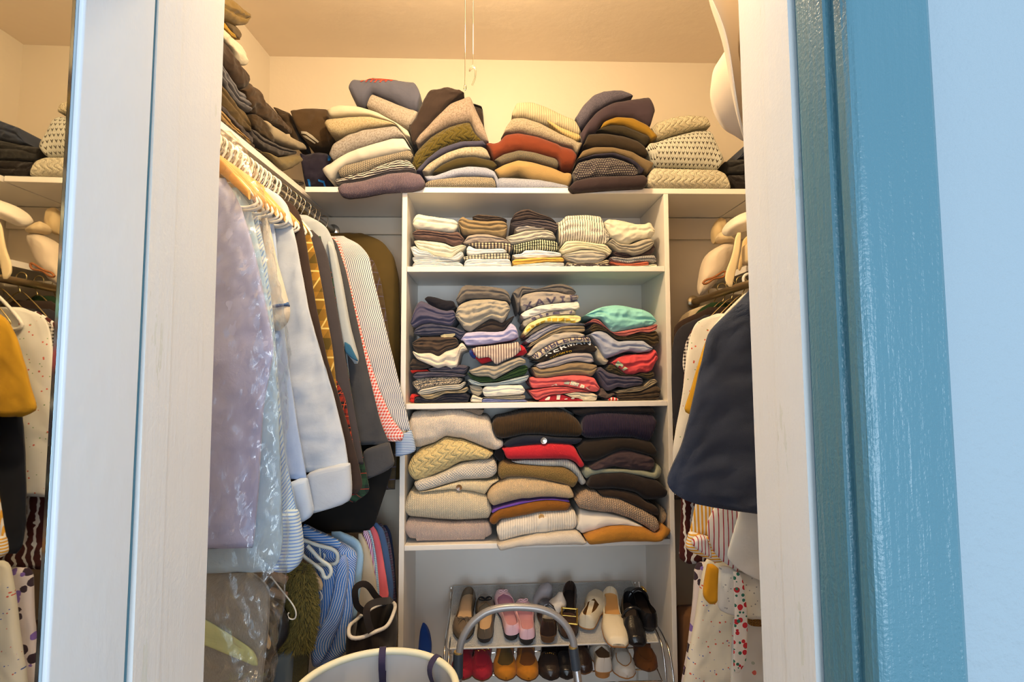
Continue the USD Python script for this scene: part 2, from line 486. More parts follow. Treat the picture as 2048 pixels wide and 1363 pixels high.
def regroup(prim, name=None):
    """Turns a finished one-mesh thing into an Xform with that mesh as its part "body" (so that buttons and prints can be further parts)."""
    path, cd = prim.GetPath(), dict(prim.GetCustomData())
    front = FRONT.get(str(path))
    new = path.GetParentPath().AppendChild(path.name + 'TMP')
    ed = Sdf.BatchNamespaceEdit()
    lay = stage.GetRootLayer()
    UsdGeom.Xform.Define(stage, new)
    Sdf.CopySpec(lay, path, lay, new.AppendChild('body'))
    stage.RemovePrim(path)
    UsdGeom.Xform.Define(stage, path)
    Sdf.CopySpec(lay, new.AppendChild('body'), lay, path.AppendChild('body'))
    stage.RemovePrim(new)
    p, b = stage.GetPrimAtPath(path), stage.GetPrimAtPath(path.AppendChild('body'))
    for k in list(b.GetCustomData()):
        b.ClearCustomDataByKey(k)
    tag(p, cd.get('label'), cd.get('category'), cd.get('group'))
    p.SetTypeName('Xform')
    FRONT[str(path)] = front
    return p

def surf(prim, w, lift=0.0015):
    """Moves points w (in the garment's plane) on to its front surface."""
    S, T, Nn, o, s_ax, n_ax = FRONT[str(prim.GetPath())]
    q = np.stack([(w - o) @ s_ax, w[:, 2]], 1)
    pts = np.stack([S, T], 1)
    a = LinearNDInterpolator(pts, Nn)(q)
    b = NearestNDInterpolator(pts, Nn)(q)
    d = np.where(np.isnan(a), b, a) + lift
    return o * [1, 1, 0] + q[:, :1] * s_ax + d[:, None] * n_ax + q[:, 1:] * np.array([0, 0, 1.0])

def print_on(prim, name, frame, shapes, mat, label=None):
    """Flat print on a garment's front: outlines in picture coordinates (list of strings) draped on the cloth."""
    from shapely.geometry import Polygon
    S, T, Nn, o, s_ax, n_ax = FRONT[str(prim.GetPath())]
    ms = []
    for sh in shapes:
        if isinstance(sh, str):
            w = on_plane(px(frame, sh), o, n_ax)
            q = np.stack([(w - o) @ s_ax, w[:, 2]], 1)
            m = trimesh.creation.extrude_polygon(Polygon(q).buffer(0), 0.0008, engine='earcut')
        else:
            m = sh
        v, f = trimesh.remesh.subdivide_to_size(m.vertices, m.faces, 0.006)
        w = o * [1, 1, 0] + v[:, :1] * s_ax + v[:, 1:2] * np.array([0, 0, 1.0])
        v = surf(prim, w, 0.0012) + v[:, 2:3] * n_ax
        ms.append(trimesh.Trimesh(v, f, process=False))
    p = obj(name, cat(ms), mat, prim, False)
    if label:
        tag(p, label)
    return p

def letters(prim, text, frame, base, height, bold=True, shear=0.0):
    """Letter outlines laid along a base line given in picture coordinates, in the garment's plane."""
    S, T, Nn, o, s_ax, n_ax = FRONT[str(prim.GetPath())]
    w = on_plane(px(frame, base), o, n_ax)
    q = np.stack([(w - o) @ s_ax, w[:, 2]], 1)
    d = np.concatenate([[0], np.cumsum(np.linalg.norm(np.diff(q, axis=0), axis=1))])
    out = []
    k = len(text)
    for i, ch in enumerate(text):
        if ch == ' ':
            continue
        u = d[-1] * (i + 0.5) / k
        c = np.array([np.interp(u, d, q[:, 0]), np.interp(u, d, q[:, 1])])
        c2 = np.array([np.interp(u + 0.004, d, q[:, 0]), np.interp(u + 0.004, d, q[:, 1])])
        an = math.atan2(c2[1] - c[1], c2[0] - c[0] + 1e-9)
        m = meshkit.text_mesh(ch, height, 0.0008, bold)
        b = m.bounds
        v = m.vertices.copy()
        v[:, 0] -= (b[0, 0] + b[1, 0]) / 2
        sc = min(1.9 if ch != 'I' else 1.5, 0.86 * d[-1] / k / (b[1, 0] - b[0, 0]))
        v[:, 0] *= sc
        ca, sa = math.cos(an), math.sin(an)
        x, y = v[:, 0] * ca - v[:, 1] * sa + c[0], v[:, 0] * sa + v[:, 1] * ca + c[1]
        out.append(trimesh.Trimesh(np.stack([x, y, v[:, 2]], 1), m.faces, process=False))
    return out

def button(prim, frame, cxy, r, mat, label=None):
    """A round four-hole button sewn on the front."""
    o, s_ax, n_ax = FRONT[str(prim.GetPath())][3:]
    c = on_plane(px(frame, cxy), o, n_ax)
    c = surf(prim, c, 0.002)[0]
    prof = np.array([[0.0001, 0.0012], [r * 0.45, 0.0010], [r * 0.7, 0.0022], [r * 0.92, 0.0024], [r, 0.0012], [r * 0.9, 0.0], [0.0001, 0.0]])
    m = trimesh.creation.revolve(prof, sections=20)
    holes = [trimesh.creation.cylinder(0.09 * r, 0.0006, sections=8).apply_translation((dx * r * .22, dy * r * .22, 0.0014)) for dx in (-1, 1) for dy in (-1, 1)]
    m = cat([m] + holes)
    R = np.eye(4)
    R[:3, 0], R[:3, 1], R[:3, 2], R[:3, 3] = s_ax, np.array([0, 0, 1.0]), n_ax, c
    m.apply_transform(R)
    p = obj('button', m, mat, prim, 30)
    if label:
        tag(p, label)
    return p

# ---------------------------------------------------------------- the room
YF, YB = 0.62, 0.76                 # the front wall: bedroom face, closet face
UY0, UY1 = 1.97, 2.30               # front of the shelves, back wall
def ratio(x, y=747):              # sideways slope of the sight line through a column of the picture
    d = ray([[x, y]])[0]
    return d[0] / d[1]
JL, JR = ratio(423) * YB, ratio(1507) * YB             # faces of the door jambs
def zat(x, y, Y):
    return float(at([[x, y]], Y)[0, 2])
def xat(x, y, Y):
    return float(at([[x, y]], Y)[0, 0])
CEIL = zat(700, 115, UY1)
def xl(Y): return -0.93 + 0.074 * (Y - UY1)          # the left wall runs slightly askew
def xr(Y): return 1.28 - 0.025 * (Y - UY1)
def xls(Y): return -0.679 + 0.074 * (Y - UY0)        # front edge of the left shelf
def xrs(Y): return 1.025 - 0.025 * (Y - UY0)         # front edge of the right shelf
wall_c = paint('wall_paint_cream', (0.66, 0.585, 0.475), 0.6, 0.002, 30.0)
ceil_c = paint('ceiling_paint', (0.82, 0.71, 0.58), 0.7, 0.003, 14.0)
white = paint('shelf_paint_white', (0.83, 0.795, 0.74), 0.38, 0.0008, 40.0)
jambw = paint('jamb_paint_white', (0.80, 0.81, 0.81), 0.30, 0.0016, 26.0, (3, 3, 0.12), patches=(0.72, 0.74, 0.70), strokes=True)
doorw = paint('door_paint_white', (0.76, 0.81, 0.86), 0.28, 0.0012, 55.0, (1, 1, 0.5))
teal = paint('casing_paint_teal', (0.078, 0.215, 0.285), 0.30, 0.0042, 60.0, (1.4, 1.4, 0.10), spec=0.6, strokes=True)
teal_d = paint('gap_paint_teal', (0.09, 0.24, 0.32), 0.35, 0.0030, 60.0, (1.4, 1.4, 0.3))
bluew = paint('bedroom_wall_paint_blue', (0.34, 0.44, 0.51), 0.40, 0.0045, 70.0, spec=0.5)
floorm = wood_mat('floor_boards', (0.20, 0.11, 0.06), (0.36, 0.22, 0.12))

struct('floor', box(-1.4, 1.7, -1.2, UY1 + 0.05, -0.06, 0), floorm)
struct('ceiling', box(-1.4, 1.7, YF, UY1 + 0.05, CEIL, CEIL + 0.06), ceil_c)
struct('wall_back', box(-1.2, 1.5, UY1, UY1 + 0.06, 0, CEIL), wall_c)
struct('wall_left', prism([(xl(YF), YF), (xl(2.3), 2.3), (xl(2.3) - .06, 2.3), (xl(YF) - .06, YF)], 0, CEIL), wall_c)
struct('wall_right', prism([(xr(YF), YF), (xr(2.3), 2.3), (xr(2.3) + .06, 2.3), (xr(YF) + .06, YF)], 0, CEIL), wall_c)
# the wall with the doorway: cream plaster towards the closet, blue towards the bedroom
DH = 2.10
struct('wall_front', cat([box(xl(.7) - .05, JL - .02, .665, YB, 0, CEIL), box(JR + .02, xr(.7) + .05, .665, YB, 0, CEIL), box(JL - .02, JR + .02, .665, YB, DH + .02, CEIL)]), wall_c)
struct('wall_bedroom', cat([box(-1.4, JL - .02, .585, .664, 0, CEIL), box(JR + .02, 1.7, .585, .664, 0, CEIL), box(JL - .02, JR + .02, .585, .664, DH + .02, CEIL)]), bluew)
# right jamb with its stop, then the teal casing with its beads
yj = JR / ratio(1608)
o = struct('trim_1', prism([(JR, YB + .004), (JR, .700), (JR - .0012, .699), (JR - .0012, yj), (JR + .019, yj), (JR + .019, YB + .004)], 0, DH), jambw)
yj = JR / ratio(1608)
ye = (JR + .003) / ratio(1722)
xo = ratio(1905) * (ye - .008)
CAS = [(JR + .016, yj - .0005), (JR + .008, yj - .0005), (JR + .007, yj - .006), (JR + .002, yj - .012), (JR + .001, JR / ratio(1634)), (JR + .001, JR / ratio(1679) + .002), (JR + .003, JR / ratio(1679)),
       (JR + .009, JR / ratio(1679) - .002), (JR + .009, JR / ratio(1689) - .001), (JR + .004, JR / ratio(1689) - .004), (JR + .003, JR / ratio(1689) - .006), (JR + .003, ye + .004), (JR + .005, ye - .002), (JR + .010, ye - .005),
       (JR + .014, ye - .006), (xo - .005, ye - .008), (xo, ye - .005), (xo, yj - .045), (JR + .05, yj - .045), (JR + .019, yj - .045), (JR + .019, yj - .0005)]
struct('trim_2', prism(CAS, 0, DH + .1), teal)
yg = JL / ratio(284)
ydoor = JL / ratio(277)
# the left jamb leans a little
LEAN = 0.0085
def lean(m, k=LEAN):
    m.vertices[:, 0] += k * (m.vertices[:, 2] - CZ)
    return m
struct('trim_3', lean(prism([(JL, YB + .004), (JL, JL / ratio(338) + .001), (JL + .0012, JL / ratio(338)), (JL + .0012, yg + .002), (JL - .019, yg + .002), (JL - .019, YB + .004)], 0, DH)), jambw)
struct('trim_4', lean(prism([(JL - .003, yg + .0015), (JL - .0190, yg + .0015), (JL - .11, yg - .02), (JL - .11, yg - .04), (JL - .060, yg - .04), (JL - .058, yg - .004), (JL - .004, yg - .003)], 0, DH), .014), teal_d)
struct('trim_5', cat([box(JL - .019, JR + .019, .612, YB + .004, DH, DH + .019)]), jambw)
# ledger boards under the top shelf
ZT0, ZT1 = zat(1070, 386, UY0), zat(1070, 375, UY0)
struct('trim_6', cat([box(xl(2.27) + .004, -.315, 2.279, 2.2995, ZT0 - .075, ZT0 - .003)]), wall_c)
struct('trim_7', cat([box(.675, xr(2.27) - .004, 2.279, 2.2995, ZT0 - .095, ZT0 - .003)]), wall_c)

# ---------------------------------------------------------------- the shelves
def shelf_board(name, mesh, label, cat_='shelf', mat=white):
    o = obj(name, mesh, mat, None, 20)
    tag(o, label, cat_)
    return o
def plank(xy, z0, z1, r=0.002):
    m = prism(xy, z0, z1)
    return m
TOPZ = ZT1
shelf_board('top_shelf', rbox(xls(2.13) + .004, xrs(2.13) - .004, UY0, UY1 - .0005, ZT0, ZT1, .0025), 'long white shelf along the back wall that carries the sweater piles')
shelf_board('side_shelf', prism([(xls(.80), .80), (xls(2.299), 2.299), (xl(2.299) + .001, 2.299), (xl(.80) + .001, .80)], ZT0, ZT1), 'white shelf along the left wall above the hanging shirts')
shelf_board('side_shelf', prism([(xrs(.80), .80), (xrs(2.299), 2.299), (xr(2.299) - .001, 2.299), (xr(.80) - .001, .80)], ZT0, ZT1), 'white shelf high on the right wall, above the canvas bags')
UL0, UL1 = xat(804.5, 385, UY0), xat(815, 385, UY0)
UR0, UR1 = xat(1327, 385, UY0), xat(1336.5, 385, UY0)
def slant(m, k=0.008):            # the unit stands a little out of plumb
    m.vertices[:, 0] += k * (m.vertices[:, 2] - ZT0)
    return m
UBK = 2.285
unit = thing('shelf_unit', 'white open shelf unit with four compartments against the back wall', 'shelf unit', (0, 0, 0))
obj('side_panel', slant(rbox(UL0, UL1, UY0, UBK + .012, 0.001, ZT0 - .0005, .002)), white, unit, 20)
obj('side_panel', slant(rbox(UR0, UR1, UY0, UBK + .012, 0.001, ZT0 - .0005, .002)), white, unit, 20)
obj('back_panel', slant(box(UL1, UR0, UBK, UBK + .012, 0.08, ZT0 - .001)), white, unit, False)
SH = {}
for nm, y0, y1 in (('c1', 532, 543), ('c2', 804, 815), ('c3', 1084, 1095)):
    z1, z0 = zat(1070, y0, UY0 + .001), zat(1070, y1, UY0 + .001)
    SH[nm] = z1
    obj('shelf', slant(rbox(UL1 + .0003, UR0 - .0003, UY0 + .001, UBK - .0003, z0, z1, .0025)), white, unit, 20)
obj('base_shelf', slant(rbox(UL1 + .0003, UR0 - .0003, UY0 + .004, UBK - .0003, .08, .10, .002)), white, unit, 20)
obj('kick_board', slant(box(UL1 + .0003, UR0 - .0003, UY0 + .03, UY0 + .045, .001, .0795)), white, unit, False)
# the low white board on the right wall
BZ1 = zat(1500, 534, 1.90); BZ0 = BZ1 - .022
shelf_board('wall_board', prism([(.93, 1.0), (.922, 2.25), (xr(2.25) - .002, 2.25), (xr(1.0) - .002, 1.0)], BZ0, BZ1), 'narrow white board above the right clothes rail, with canvas bags on it')

# ---------------------------------------------------------------- mirror door, swung open towards the camera at the left
glassm = {}
g = G()
pos = g('texture_coordinate', 'object')
mirror_m = g.done('mirror_silver', g('principled_bsdf', 'BSDF', base_color=(0.86, 0.88, 0.86), metallic=1.0, roughness=0.012))
g = G()
bevel_m = g.done('mirror_bevel', g('principled_bsdf', 'BSDF', base_color=(0.50, 0.58, 0.62), metallic=1.0, roughness=0.10))
A0 = math.radians(-0.42)
door = UsdGeom.Xform.Define(stage, path_for('door_1'))
LD = 0.015
door.AddTranslateOp().Set(Gf.Vec3d(JL + .001 - LD * CZ, ydoor, 0)); door.AddRotateZOp().Set(-0.42); door.AddRotateYOp().Set(math.degrees(LD))
yst = JL / ratio(128) - ydoor                          # where the stile ends and the mirror begins
tag(door, 'white closet door with a tall inset mirror, swung open at the left', None, None, 'structure')
d = door.GetPrim()
# door runs along local -y from 0 to -0.76; its mirror face looks along +x
DW, DT, DTOP = .76, .035, 2.085
obj('stile', rbox(-DT, 0, yst, 0, .012, DTOP, .003), doorw, d, 20)
obj('stile', rbox(-DT, 0, -DW, -DW - yst, .012, DTOP, .003), doorw, d, 20)
obj('rail', box(-DT, 0, -DW - yst + .0001, yst - .0001, .012, .20), doorw, d)
obj('rail', box(-DT, 0, -DW - yst + .0001, yst - .0001, DTOP - .11, DTOP), doorw, d)
obj('back_panel', box(-DT, -.016, -DW - yst + .0001, yst - .0001, .2001, DTOP - .1101), doorw, d)
zm = (.2 + DTOP - .11) / 2
hh = (DTOP - .31) / 2 - .001
tl = 0.0
def mirror_box(y0, y1, t0, t1):
    b = box(t0, t1, y0, y1, -hh, hh)
    b.apply_transform(trimesh.transformations.rotation_matrix(-tl, [0, 1, 0]))
    b.apply_translation((-.004, 0, zm))
    return b
obj('mirror_pane', mirror_box(-DW - yst + .0005, yst - .0088, -.003, 0.0), mirror_m, d)
bv = []
for k in range(2):
    b = box(-.003, 0, yst - .0086 + .0042 * k, yst - .0046 + .0042 * k, -hh, hh)
    b.apply_transform(trimesh.transformations.rotation_matrix(-tl, [0, 1, 0]))
    R = trimesh.transformations.rotation_matrix(math.radians(3 if k == 0 else 9), [0, 0, 1], [0, yst - .0086 + .0042 * k, 0])
    b.apply_transform(R)
    b.apply_translation((-.004, 0, zm))
    obj('mirror_bevel', b, bevel_m, d)

# ---------------------------------------------------------------- folded things on the top shelf
PM = {}
def ink(h, zone='none'):
    k = (h, zone)
    if k not in PM:
        PM[k] = plain('ink_' + h.strip('#') + '_' + zone, alb(h, zone), 0.8, spec=0.2)
    return PM[k]
def sw(label, frame, poly, hexc, fab='knit', pat=None, **k):
    return folded(k.pop('name', 'folded_sweater'), label, k.pop('cat', 'sweater'), frame, poly, hexc, fab, pat, **k)
def ts(label, frame, poly, hexc, pat=None, **k):
    return folded(k.pop('name', 'folded_tshirt'), label, k.pop('cat', 'T-shirt'), frame, poly, hexc, k.pop('fab', 'jersey'), pat, layers=k.pop('layers', 3), **k)

ZONE = 'top'
k = dict(group='sweaters piled on the top shelf', base=TOPZ)
kk = dict(group='sweaters piled on the top shelf')
# first pile
sw('mauve grey sweater drooping over the shelf edge at the foot of the first pile', 'Z1', '930,1260 960,1235 1100,1215 1290,1160 1420,1150 1500,1175 1530,1215 1525,1265 1440,1285 1250,1295 1100,1325 1000,1335 940,1320', '#8a7272', Y=1.925, D=.31, over=TOPZ, **kk)
sw('cream jersey with fine dark stripes, second from the bottom of the first pile', 'Z1', '910,1215 1000,1195 1120,1165 1230,1115 1330,1080 1410,1075 1465,1125 1465,1150 1420,1148 1290,1158 1100,1212 960,1232 915,1240', '#e6d6b8', 'fine', 'hs:#3c2f2c:0.0085:0.5', Y=1.95, **kk)
sw('beige marled knit sweater with folded-in end, above the striped jersey', 'Z1', '930,1150 990,1110 1140,1070 1300,1040 1430,1010 1450,1040 1440,1085 1410,1075 1330,1080 1230,1115 1120,1165 1000,1195 945,1200', '#c9b490', 'chunky', 'melange:#94805f', Y=1.955, **kk)
sw('smooth cream white sweatshirt sticking out left from the first pile', 'Z1', '825,1135 900,1080 1010,1020 1150,970 1300,925 1385,925 1420,990 1435,1010 1300,1038 1140,1068 985,1108 930,1150 880,1215 835,1180', '#f2e2c0', 'fleece', Y=1.95, **kk)
sw('light grey marl sweatshirt with deep folds in the middle of the first pile', 'Z1', '868,1040 900,960 1000,895 1120,860 1330,840 1365,885 1400,930 1440,1000 1385,922 1300,922 1150,968 1010,1018 890,1078', '#c3b39c', 'fleece', 'melange:#a08f78:160', Y=1.96, amp=.009, **kk)
sw('oatmeal wool sweater bulging left under the cream top one', 'Z1', '838,830 850,795 1000,775 1150,780 1270,815 1330,840 1120,858 1000,893 930,908 870,890', '#e3c893', 'wool', 'melange:#c4a670:200', Y=1.97, **kk)
sw('pale cream sweatshirt sloping down to the right, under the grey sweatshirt', 'Z1', '858,725 940,700 1080,715 1200,755 1330,830 1420,880 1430,930 1390,920 1365,883 1330,840 1270,813 1150,778 1000,773 870,782', '#f0dcae', 'fleece', Y=1.98, **kk)
sw('beige grey sweatshirt wedged under the rolled slate one', 'Z1', '1130,700 1160,615 1290,665 1480,740 1475,790 1420,860 1330,825 1200,752 1130,715', '#cbb698', 'fleece', 'melange:#a9957a:160', Y=1.985, **kk)
o = sw('slate grey rolled sweatshirt with orange and red print on top of the first pile', 'Z1', '1020,520 1040,508 1250,512 1450,515 1490,575 1500,640 1480,740 1430,740 1290,660 1160,612 1110,700 1060,690 1010,620 1005,570', '#6e6a70', 'fleece', Y=2.0, rf=.07, **kk)
o = regroup(o)
print_on(o, 'print', 'Z1', ['1072,512 1090,518 1180,540 1240,545 1290,538 1350,516 1330,513 1270,528 1200,532 1120,522'] +
         [f'{x},{y} {x + 9},{y + 2} {x - 3},{y + 20} {x - 13},{y + 18}' for x, y in ((1100, 528), (1135, 534), (1170, 540), (1200, 543), (1235, 542), (1270, 536), (1305, 528))], ink('#f0553a', 'top'), 'red half ring with short rays')
print_on(o, 'print', 'Z1', ['1160,513 1290,514 1260,522 1190,523'], ink('#f0a030', 'top'), 'orange print')
# between the corner and the first pile
sw('dark brown knitted cardigan with a white striped edge, left behind the first pile', 'Z1', '605,740 690,705 850,705 870,780 835,830 850,890 925,910 880,960 800,975 720,960 650,880', '#5a4226', 'wool', Y=2.02, amp=.024, **kk)
o = regroup(stage.GetPrimAtPath('/World/' + 'folded_sweater_009'))
for sh in ('680,885 720,890 760,915 800,950 790,955 750,930 715,905 680,897', '684,905 715,913 750,938 775,955 765,958 735,940 700,920'):
    print_on(o, 'trim_band', 'Z1', [sh], ink('#e8d6b0', 'top'), 'white knitted stripe')
sw('chocolate brown crumpled top lying in the corner of the shelves', 'Z1', '490,720 600,745 618,800 650,890 665,960 640,990 560,830', '#4d3a25', 'jersey', Y=2.04, D=.2, amp=.024, **kk)
sw('black navy hooded top stuffed low beside the first pile', 'Z1', '670,1030 790,1010 860,1020 880,1080 830,1130 820,1190 870,1260 690,1265 700,1160 680,1060', '#2c2531', 'jersey', Y=2.0, amp=.012, **k)
o = regroup(stage.GetPrimAtPath('/World/folded_sweater_011'))
for sh in ('858,1035 875,1040 880,1082 866,1088', '725,1215 740,1215 742,1262 728,1262', '800,1215 840,1225 845,1262 832,1262 830,1235 800,1228'):
    print_on(o, 'trim_band', 'Z1', [sh], ink('#1f7fc4', 'top'), 'bright blue band')
# second pile
sw('beige tweedy knit at the foot of the second pile', 'Z1', '1530,1230 1600,1215 1780,1190 1900,1190 2010,1200 2020,1260 1990,1275 1530,1275', '#cdb78f', 'chunky', 'melange:#a48c64:260', Y=1.965, **k)
sw('pale blue grey sweater spilling right at the foot of the second pile', 'Z1', '1525,1190 1600,1190 1720,1145 1830,1122 1950,1130 2010,1160 2040,1200 2045,1270 2020,1270 2010,1200 1900,1188 1780,1188 1600,1228 1545,1225', '#cbc8c8', 'wool', 'melange:#b0adb0:200', Y=1.97, **k)
sw('dark olive wool sweater with a rounded right end in the second pile', 'Z1', '1580,1175 1650,1110 1750,1065 1870,1055 2000,1085 2025,1115 2005,1145 1830,1120 1720,1140 1640,1170', '#53441d', 'wool', Y=1.965, **kk)
sw('pale beige marl sweater in the middle of the second pile', 'Z1', '1510,1160 1560,1100 1680,1030 1800,990 1920,985 1960,1010 1980,1070 1870,1055 1750,1062 1650,1108 1560,1175', '#d2bd95', 'fleece', 'melange:#b39c74:160', Y=1.97, **kk)
sw('thin slate blue sweater squeezed under the olive cable knit', 'Z1', '1470,1160 1540,1080 1640,1000 1780,955 1930,950 1950,985 1800,988 1680,1028 1560,1098 1505,1165', '#57525e', 'wool', Y=1.975, **kk)
sw('olive green cable knit sweater in the second pile', 'Z1', '1440,1110 1460,1020 1500,975 1580,900 1700,835 1840,805 1870,900 1925,955 1780,952 1640,998 1540,1078 1470,1155', '#6f5b1d', 'cable', Y=1.97, **kk)
sw('greyish beige sweatshirt draped like a tent over the olive cable knit', 'Z1', '1465,950 1500,900 1600,790 1700,680 1840,622 1870,700 1930,830 1970,960 1925,955 1870,895 1840,803 1700,833 1580,898 1480,980', '#bca184', 'fleece', 'melange:#9c8468:160', Y=1.975, **kk)
sw('dark brown hooded sweatshirt on top of the second pile', 'Z1', '1420,820 1470,770 1520,640 1560,575 1690,570 1760,605 1800,620 1700,680 1600,790 1500,900 1440,990 1425,900', '#453429', 'jersey', Y=1.985, amp=.011, **kk)
sw('dark brown sleeve bundle showing behind the second pile at the right', 'Z1', '1860,690 1935,715 1915,770 1905,800 1950,950 1700,950 1750,720', '#44352b', 'jersey', Y=2.245, D=.045, **kk)
# third pile
sw('pale grey blue sweater at the foot of the third pile', 'Z2', '180,1195 300,1200 450,1210 560,1230 680,1262 660,1274 180,1274', '#c4bfba', 'wool', 'melange:#a8a4a2:200', Y=1.975, **k)
sw('golden tan sweater, second from the bottom of the third pile', 'Z2', '165,1150 230,1110 330,1075 430,1085 560,1125 650,1165 700,1150 700,1240 680,1265 560,1235 430,1208 330,1165 260,1190 200,1200', '#c99e5b', 'wool', Y=1.965, **kk)
sw('greyish olive tweed sweater below the rust one', 'Z2', '165,1085 230,1040 340,1012 450,1030 605,1075 608,1140 560,1122 430,1083 330,1072 210,1108', '#8b7655', 'wool', 'melange:#6b6552:240', Y=1.972, **kk)
sw('fuzzy rust red wool sweater in the third pile', 'Z2', '110,965 200,950 240,895 330,882 480,915 620,970 710,995 735,1050 715,1130 620,1125 610,1075 450,1028 340,1010 230,1038 160,1080 140,1020', '#8c3d14', 'wool', Y=1.96, **kk)
sw('speckled stone grey wool sweater above the rust one', 'Z2', '210,940 250,850 290,790 370,782 480,820 620,900 730,950 770,965 735,1040 710,993 620,968 480,913 330,880 240,893', '#cdb58d', 'wool', 'melange:#a38c67:200', Y=1.968, **kk)
sw('straw yellow sweater peeking out at the right under the ribbed cream one', 'Z2', '510,800 620,860 750,910 765,940 730,955 620,900 530,830', '#e8bf74', 'rib', Y=1.985, **kk)
sw('cream ribbed sweater with crossed ribs on top of the third pile', 'Z2', '285,760 320,680 430,672 530,705 640,765 720,800 760,870 760,915 620,855 500,820 370,780 290,790', '#dcc390', 'rib', Y=1.975, amp=.008, **kk)
# fourth pile
sw('dark plum brown sweater overhanging the shelf at the foot of the fourth pile', 'Z2', '678,1265 720,1220 800,1200 900,1185 1100,1185 1200,1175 1222,1210 1210,1265 1000,1275 800,1290 700,1300', '#45332f', 'wool', Y=1.925, D=.31, over=TOPZ, **kk)
sw('dark plum sweater patterned with rows of small cream chevrons', 'Z2', '708,1150 740,1095 850,1062 980,1055 1080,1090 1155,1140 1150,1195 1000,1185 860,1195 720,1222', '#463a3b', 'fine', 'fair:#e6d3a6:0.0088', Y=1.945, **kk)
sw('thin navy sweater just above the chevron sweater', 'Z2', '735,1090 850,1045 990,1035 1110,1080 1195,1150 1170,1185 1155,1140 1080,1088 980,1053 850,1060', '#37303c', 'wool', Y=1.955, **kk)
sw('fuzzy taupe brown sweater curving over the fourth pile', 'Z2', '735,1075 770,1020 850,992 980,995 1100,1020 1200,1070 1258,1090 1250,1150 1220,1170 1195,1148 1110,1078 990,1033 850,1043', '#8c7048', 'wool', Y=1.955, **kk)
sw('dark brown smooth sweater in the middle of the fourth pile', 'Z2', '775,985 810,900 900,890 1050,910 1150,945 1215,1005 1220,1060 1100,1018 980,992 850,990', '#42321f', 'wool', Y=1.965, **kk)
sw('blackish olive sweater tucked below the mustard one', 'Z2', '870,880 960,840 1060,845 1230,915 1235,945 1200,985 1150,943 1050,908', '#433620', 'wool', Y=1.975, **kk)
sw('mustard yellow sweater in the fourth pile', 'Z2', '895,865 910,825 1000,785 1120,790 1220,840 1285,920 1250,940 1220,905 1060,843 960,838', '#a97b22', 'fleece', Y=1.965, amp=.007, **kk)
sw('large plum brown sweatshirt with a pointed right corner, fourth pile', 'Z2', '755,890 800,830 870,740 980,680 1120,650 1245,630 1270,740 1250,845 1215,838 1120,788 1000,783 905,822 870,880 810,900 775,975 760,930', '#4e3c3d', 'fleece', Y=1.965, **kk)
sw('blue grey heather wool sweater crowning the fourth pile', 'Z2', '722,790 780,690 850,620 920,600 1040,598 1120,640 980,678 870,738 800,828 760,860', '#776b6d', 'wool', 'melange:#5d5459:200', Y=1.98, amp=.010, **kk)
# fifth pile
sw('cream cable knit sweater at the foot of the rightmost pile', 'Z2', '1215,1230 1235,1150 1260,1120 1400,1128 1700,1135 1750,1165 1790,1274 1215,1274', '#fbe6b6', 'cable', Y=1.955, D=.3, **k)
sw('cream sweater covered in small dark hearts', 'Z2', '1200,1005 1240,955 1400,900 1560,858 1660,855 1720,1010 1740,1080 1720,1140 1560,1130 1280,1118 1240,1050', '#fff2cc', 'knit', 'hearts:#4a3a26:0.0155', Y=1.96, D=.3, rf=.05, **kk)
sw('cream cable knit sweater on top of the rightmost pile', 'Z2', '1250,850 1290,810 1400,775 1500,762 1620,780 1650,850 1560,856 1400,898 1280,940 1260,890', '#f5dca8', 'cable', Y=1.985, **kk)
kj = dict(group='dark jeans at the right end of the top shelf')
folded('folded_jeans', 'nearly black jeans folded flat at the right end of the top shelf', 'jeans', 'Z2', '1775,1180 1890,1175 2130,1180 2130,1274 1800,1274', '#2b231c', 'jersey', None, Y=1.98, layers=2, base=TOPZ, **kj)
folded('folded_jeans', 'dark blue jeans crumpled on the black pair, right end of the top shelf', 'jeans', 'Z2', '1745,1085 1890,1068 2130,1020 2130,1178 1890,1174 1760,1170', '#3a3630', 'jersey', None, Y=1.99, layers=2, amp=.014, **kj)
folded('folded_jeans', 'mid blue jeans on top of the dark pairs, seen in the mirror', 'jeans', 'Z2', '1850,1062 1900,960 2130,880 2130,1016 1890,1066', '#454a55', 'jersey', None, Y=2.0, layers=2, amp=.014, **kj)

# piles on the left wall's shelf: they face into the closet
ang = math.atan(0.074)
SN = np.array([math.cos(ang), -math.sin(ang), 0.0])     # outward from the left shelf
SA = np.array([math.sin(ang), math.cos(ang), 0.0])      # along it, away from the camera
def lsp(dx):
    return (np.array([xls(1.97) + .004 + dx, 1.97, 0.0]), SA, SN)
kl = dict(group='clothes piled on the left shelf', D=.235)
def lp(label, poly, hexc, fab='jersey', dx=-.01, base=None, cat='trousers', name='folded_trousers', **k):
    return folded(name, label, cat, 'Z1', poly, hexc, fab, k.pop('pat', None), plane=lsp(dx), base=base, amp=k.pop('amp', .008), **{**kl, **k})
lp('dark brown trousers lowest in the near pile on the left shelf', '90,745 135,800 350,960 385,985 370,1025 300,985 135,858 90,815', '#3d2f20', base=TOPZ)
lp('tan khaki trousers with a rounded fold, second from the shelf in the near pile', '90,690 135,735 160,745 330,930 368,985 350,985 135,800 90,743', '#a8834a', layers=2)
lp('charcoal trousers above the khaki ones in the near left pile', '90,640 140,690 300,870 375,930 380,960 370,985 330,930 150,740 90,688', '#4b4240')
lp('brown corduroy trousers in the near left pile', '90,440 142,510 200,600 330,760 345,810 370,900 290,875 142,685 90,636', '#5c4726', layers=2)
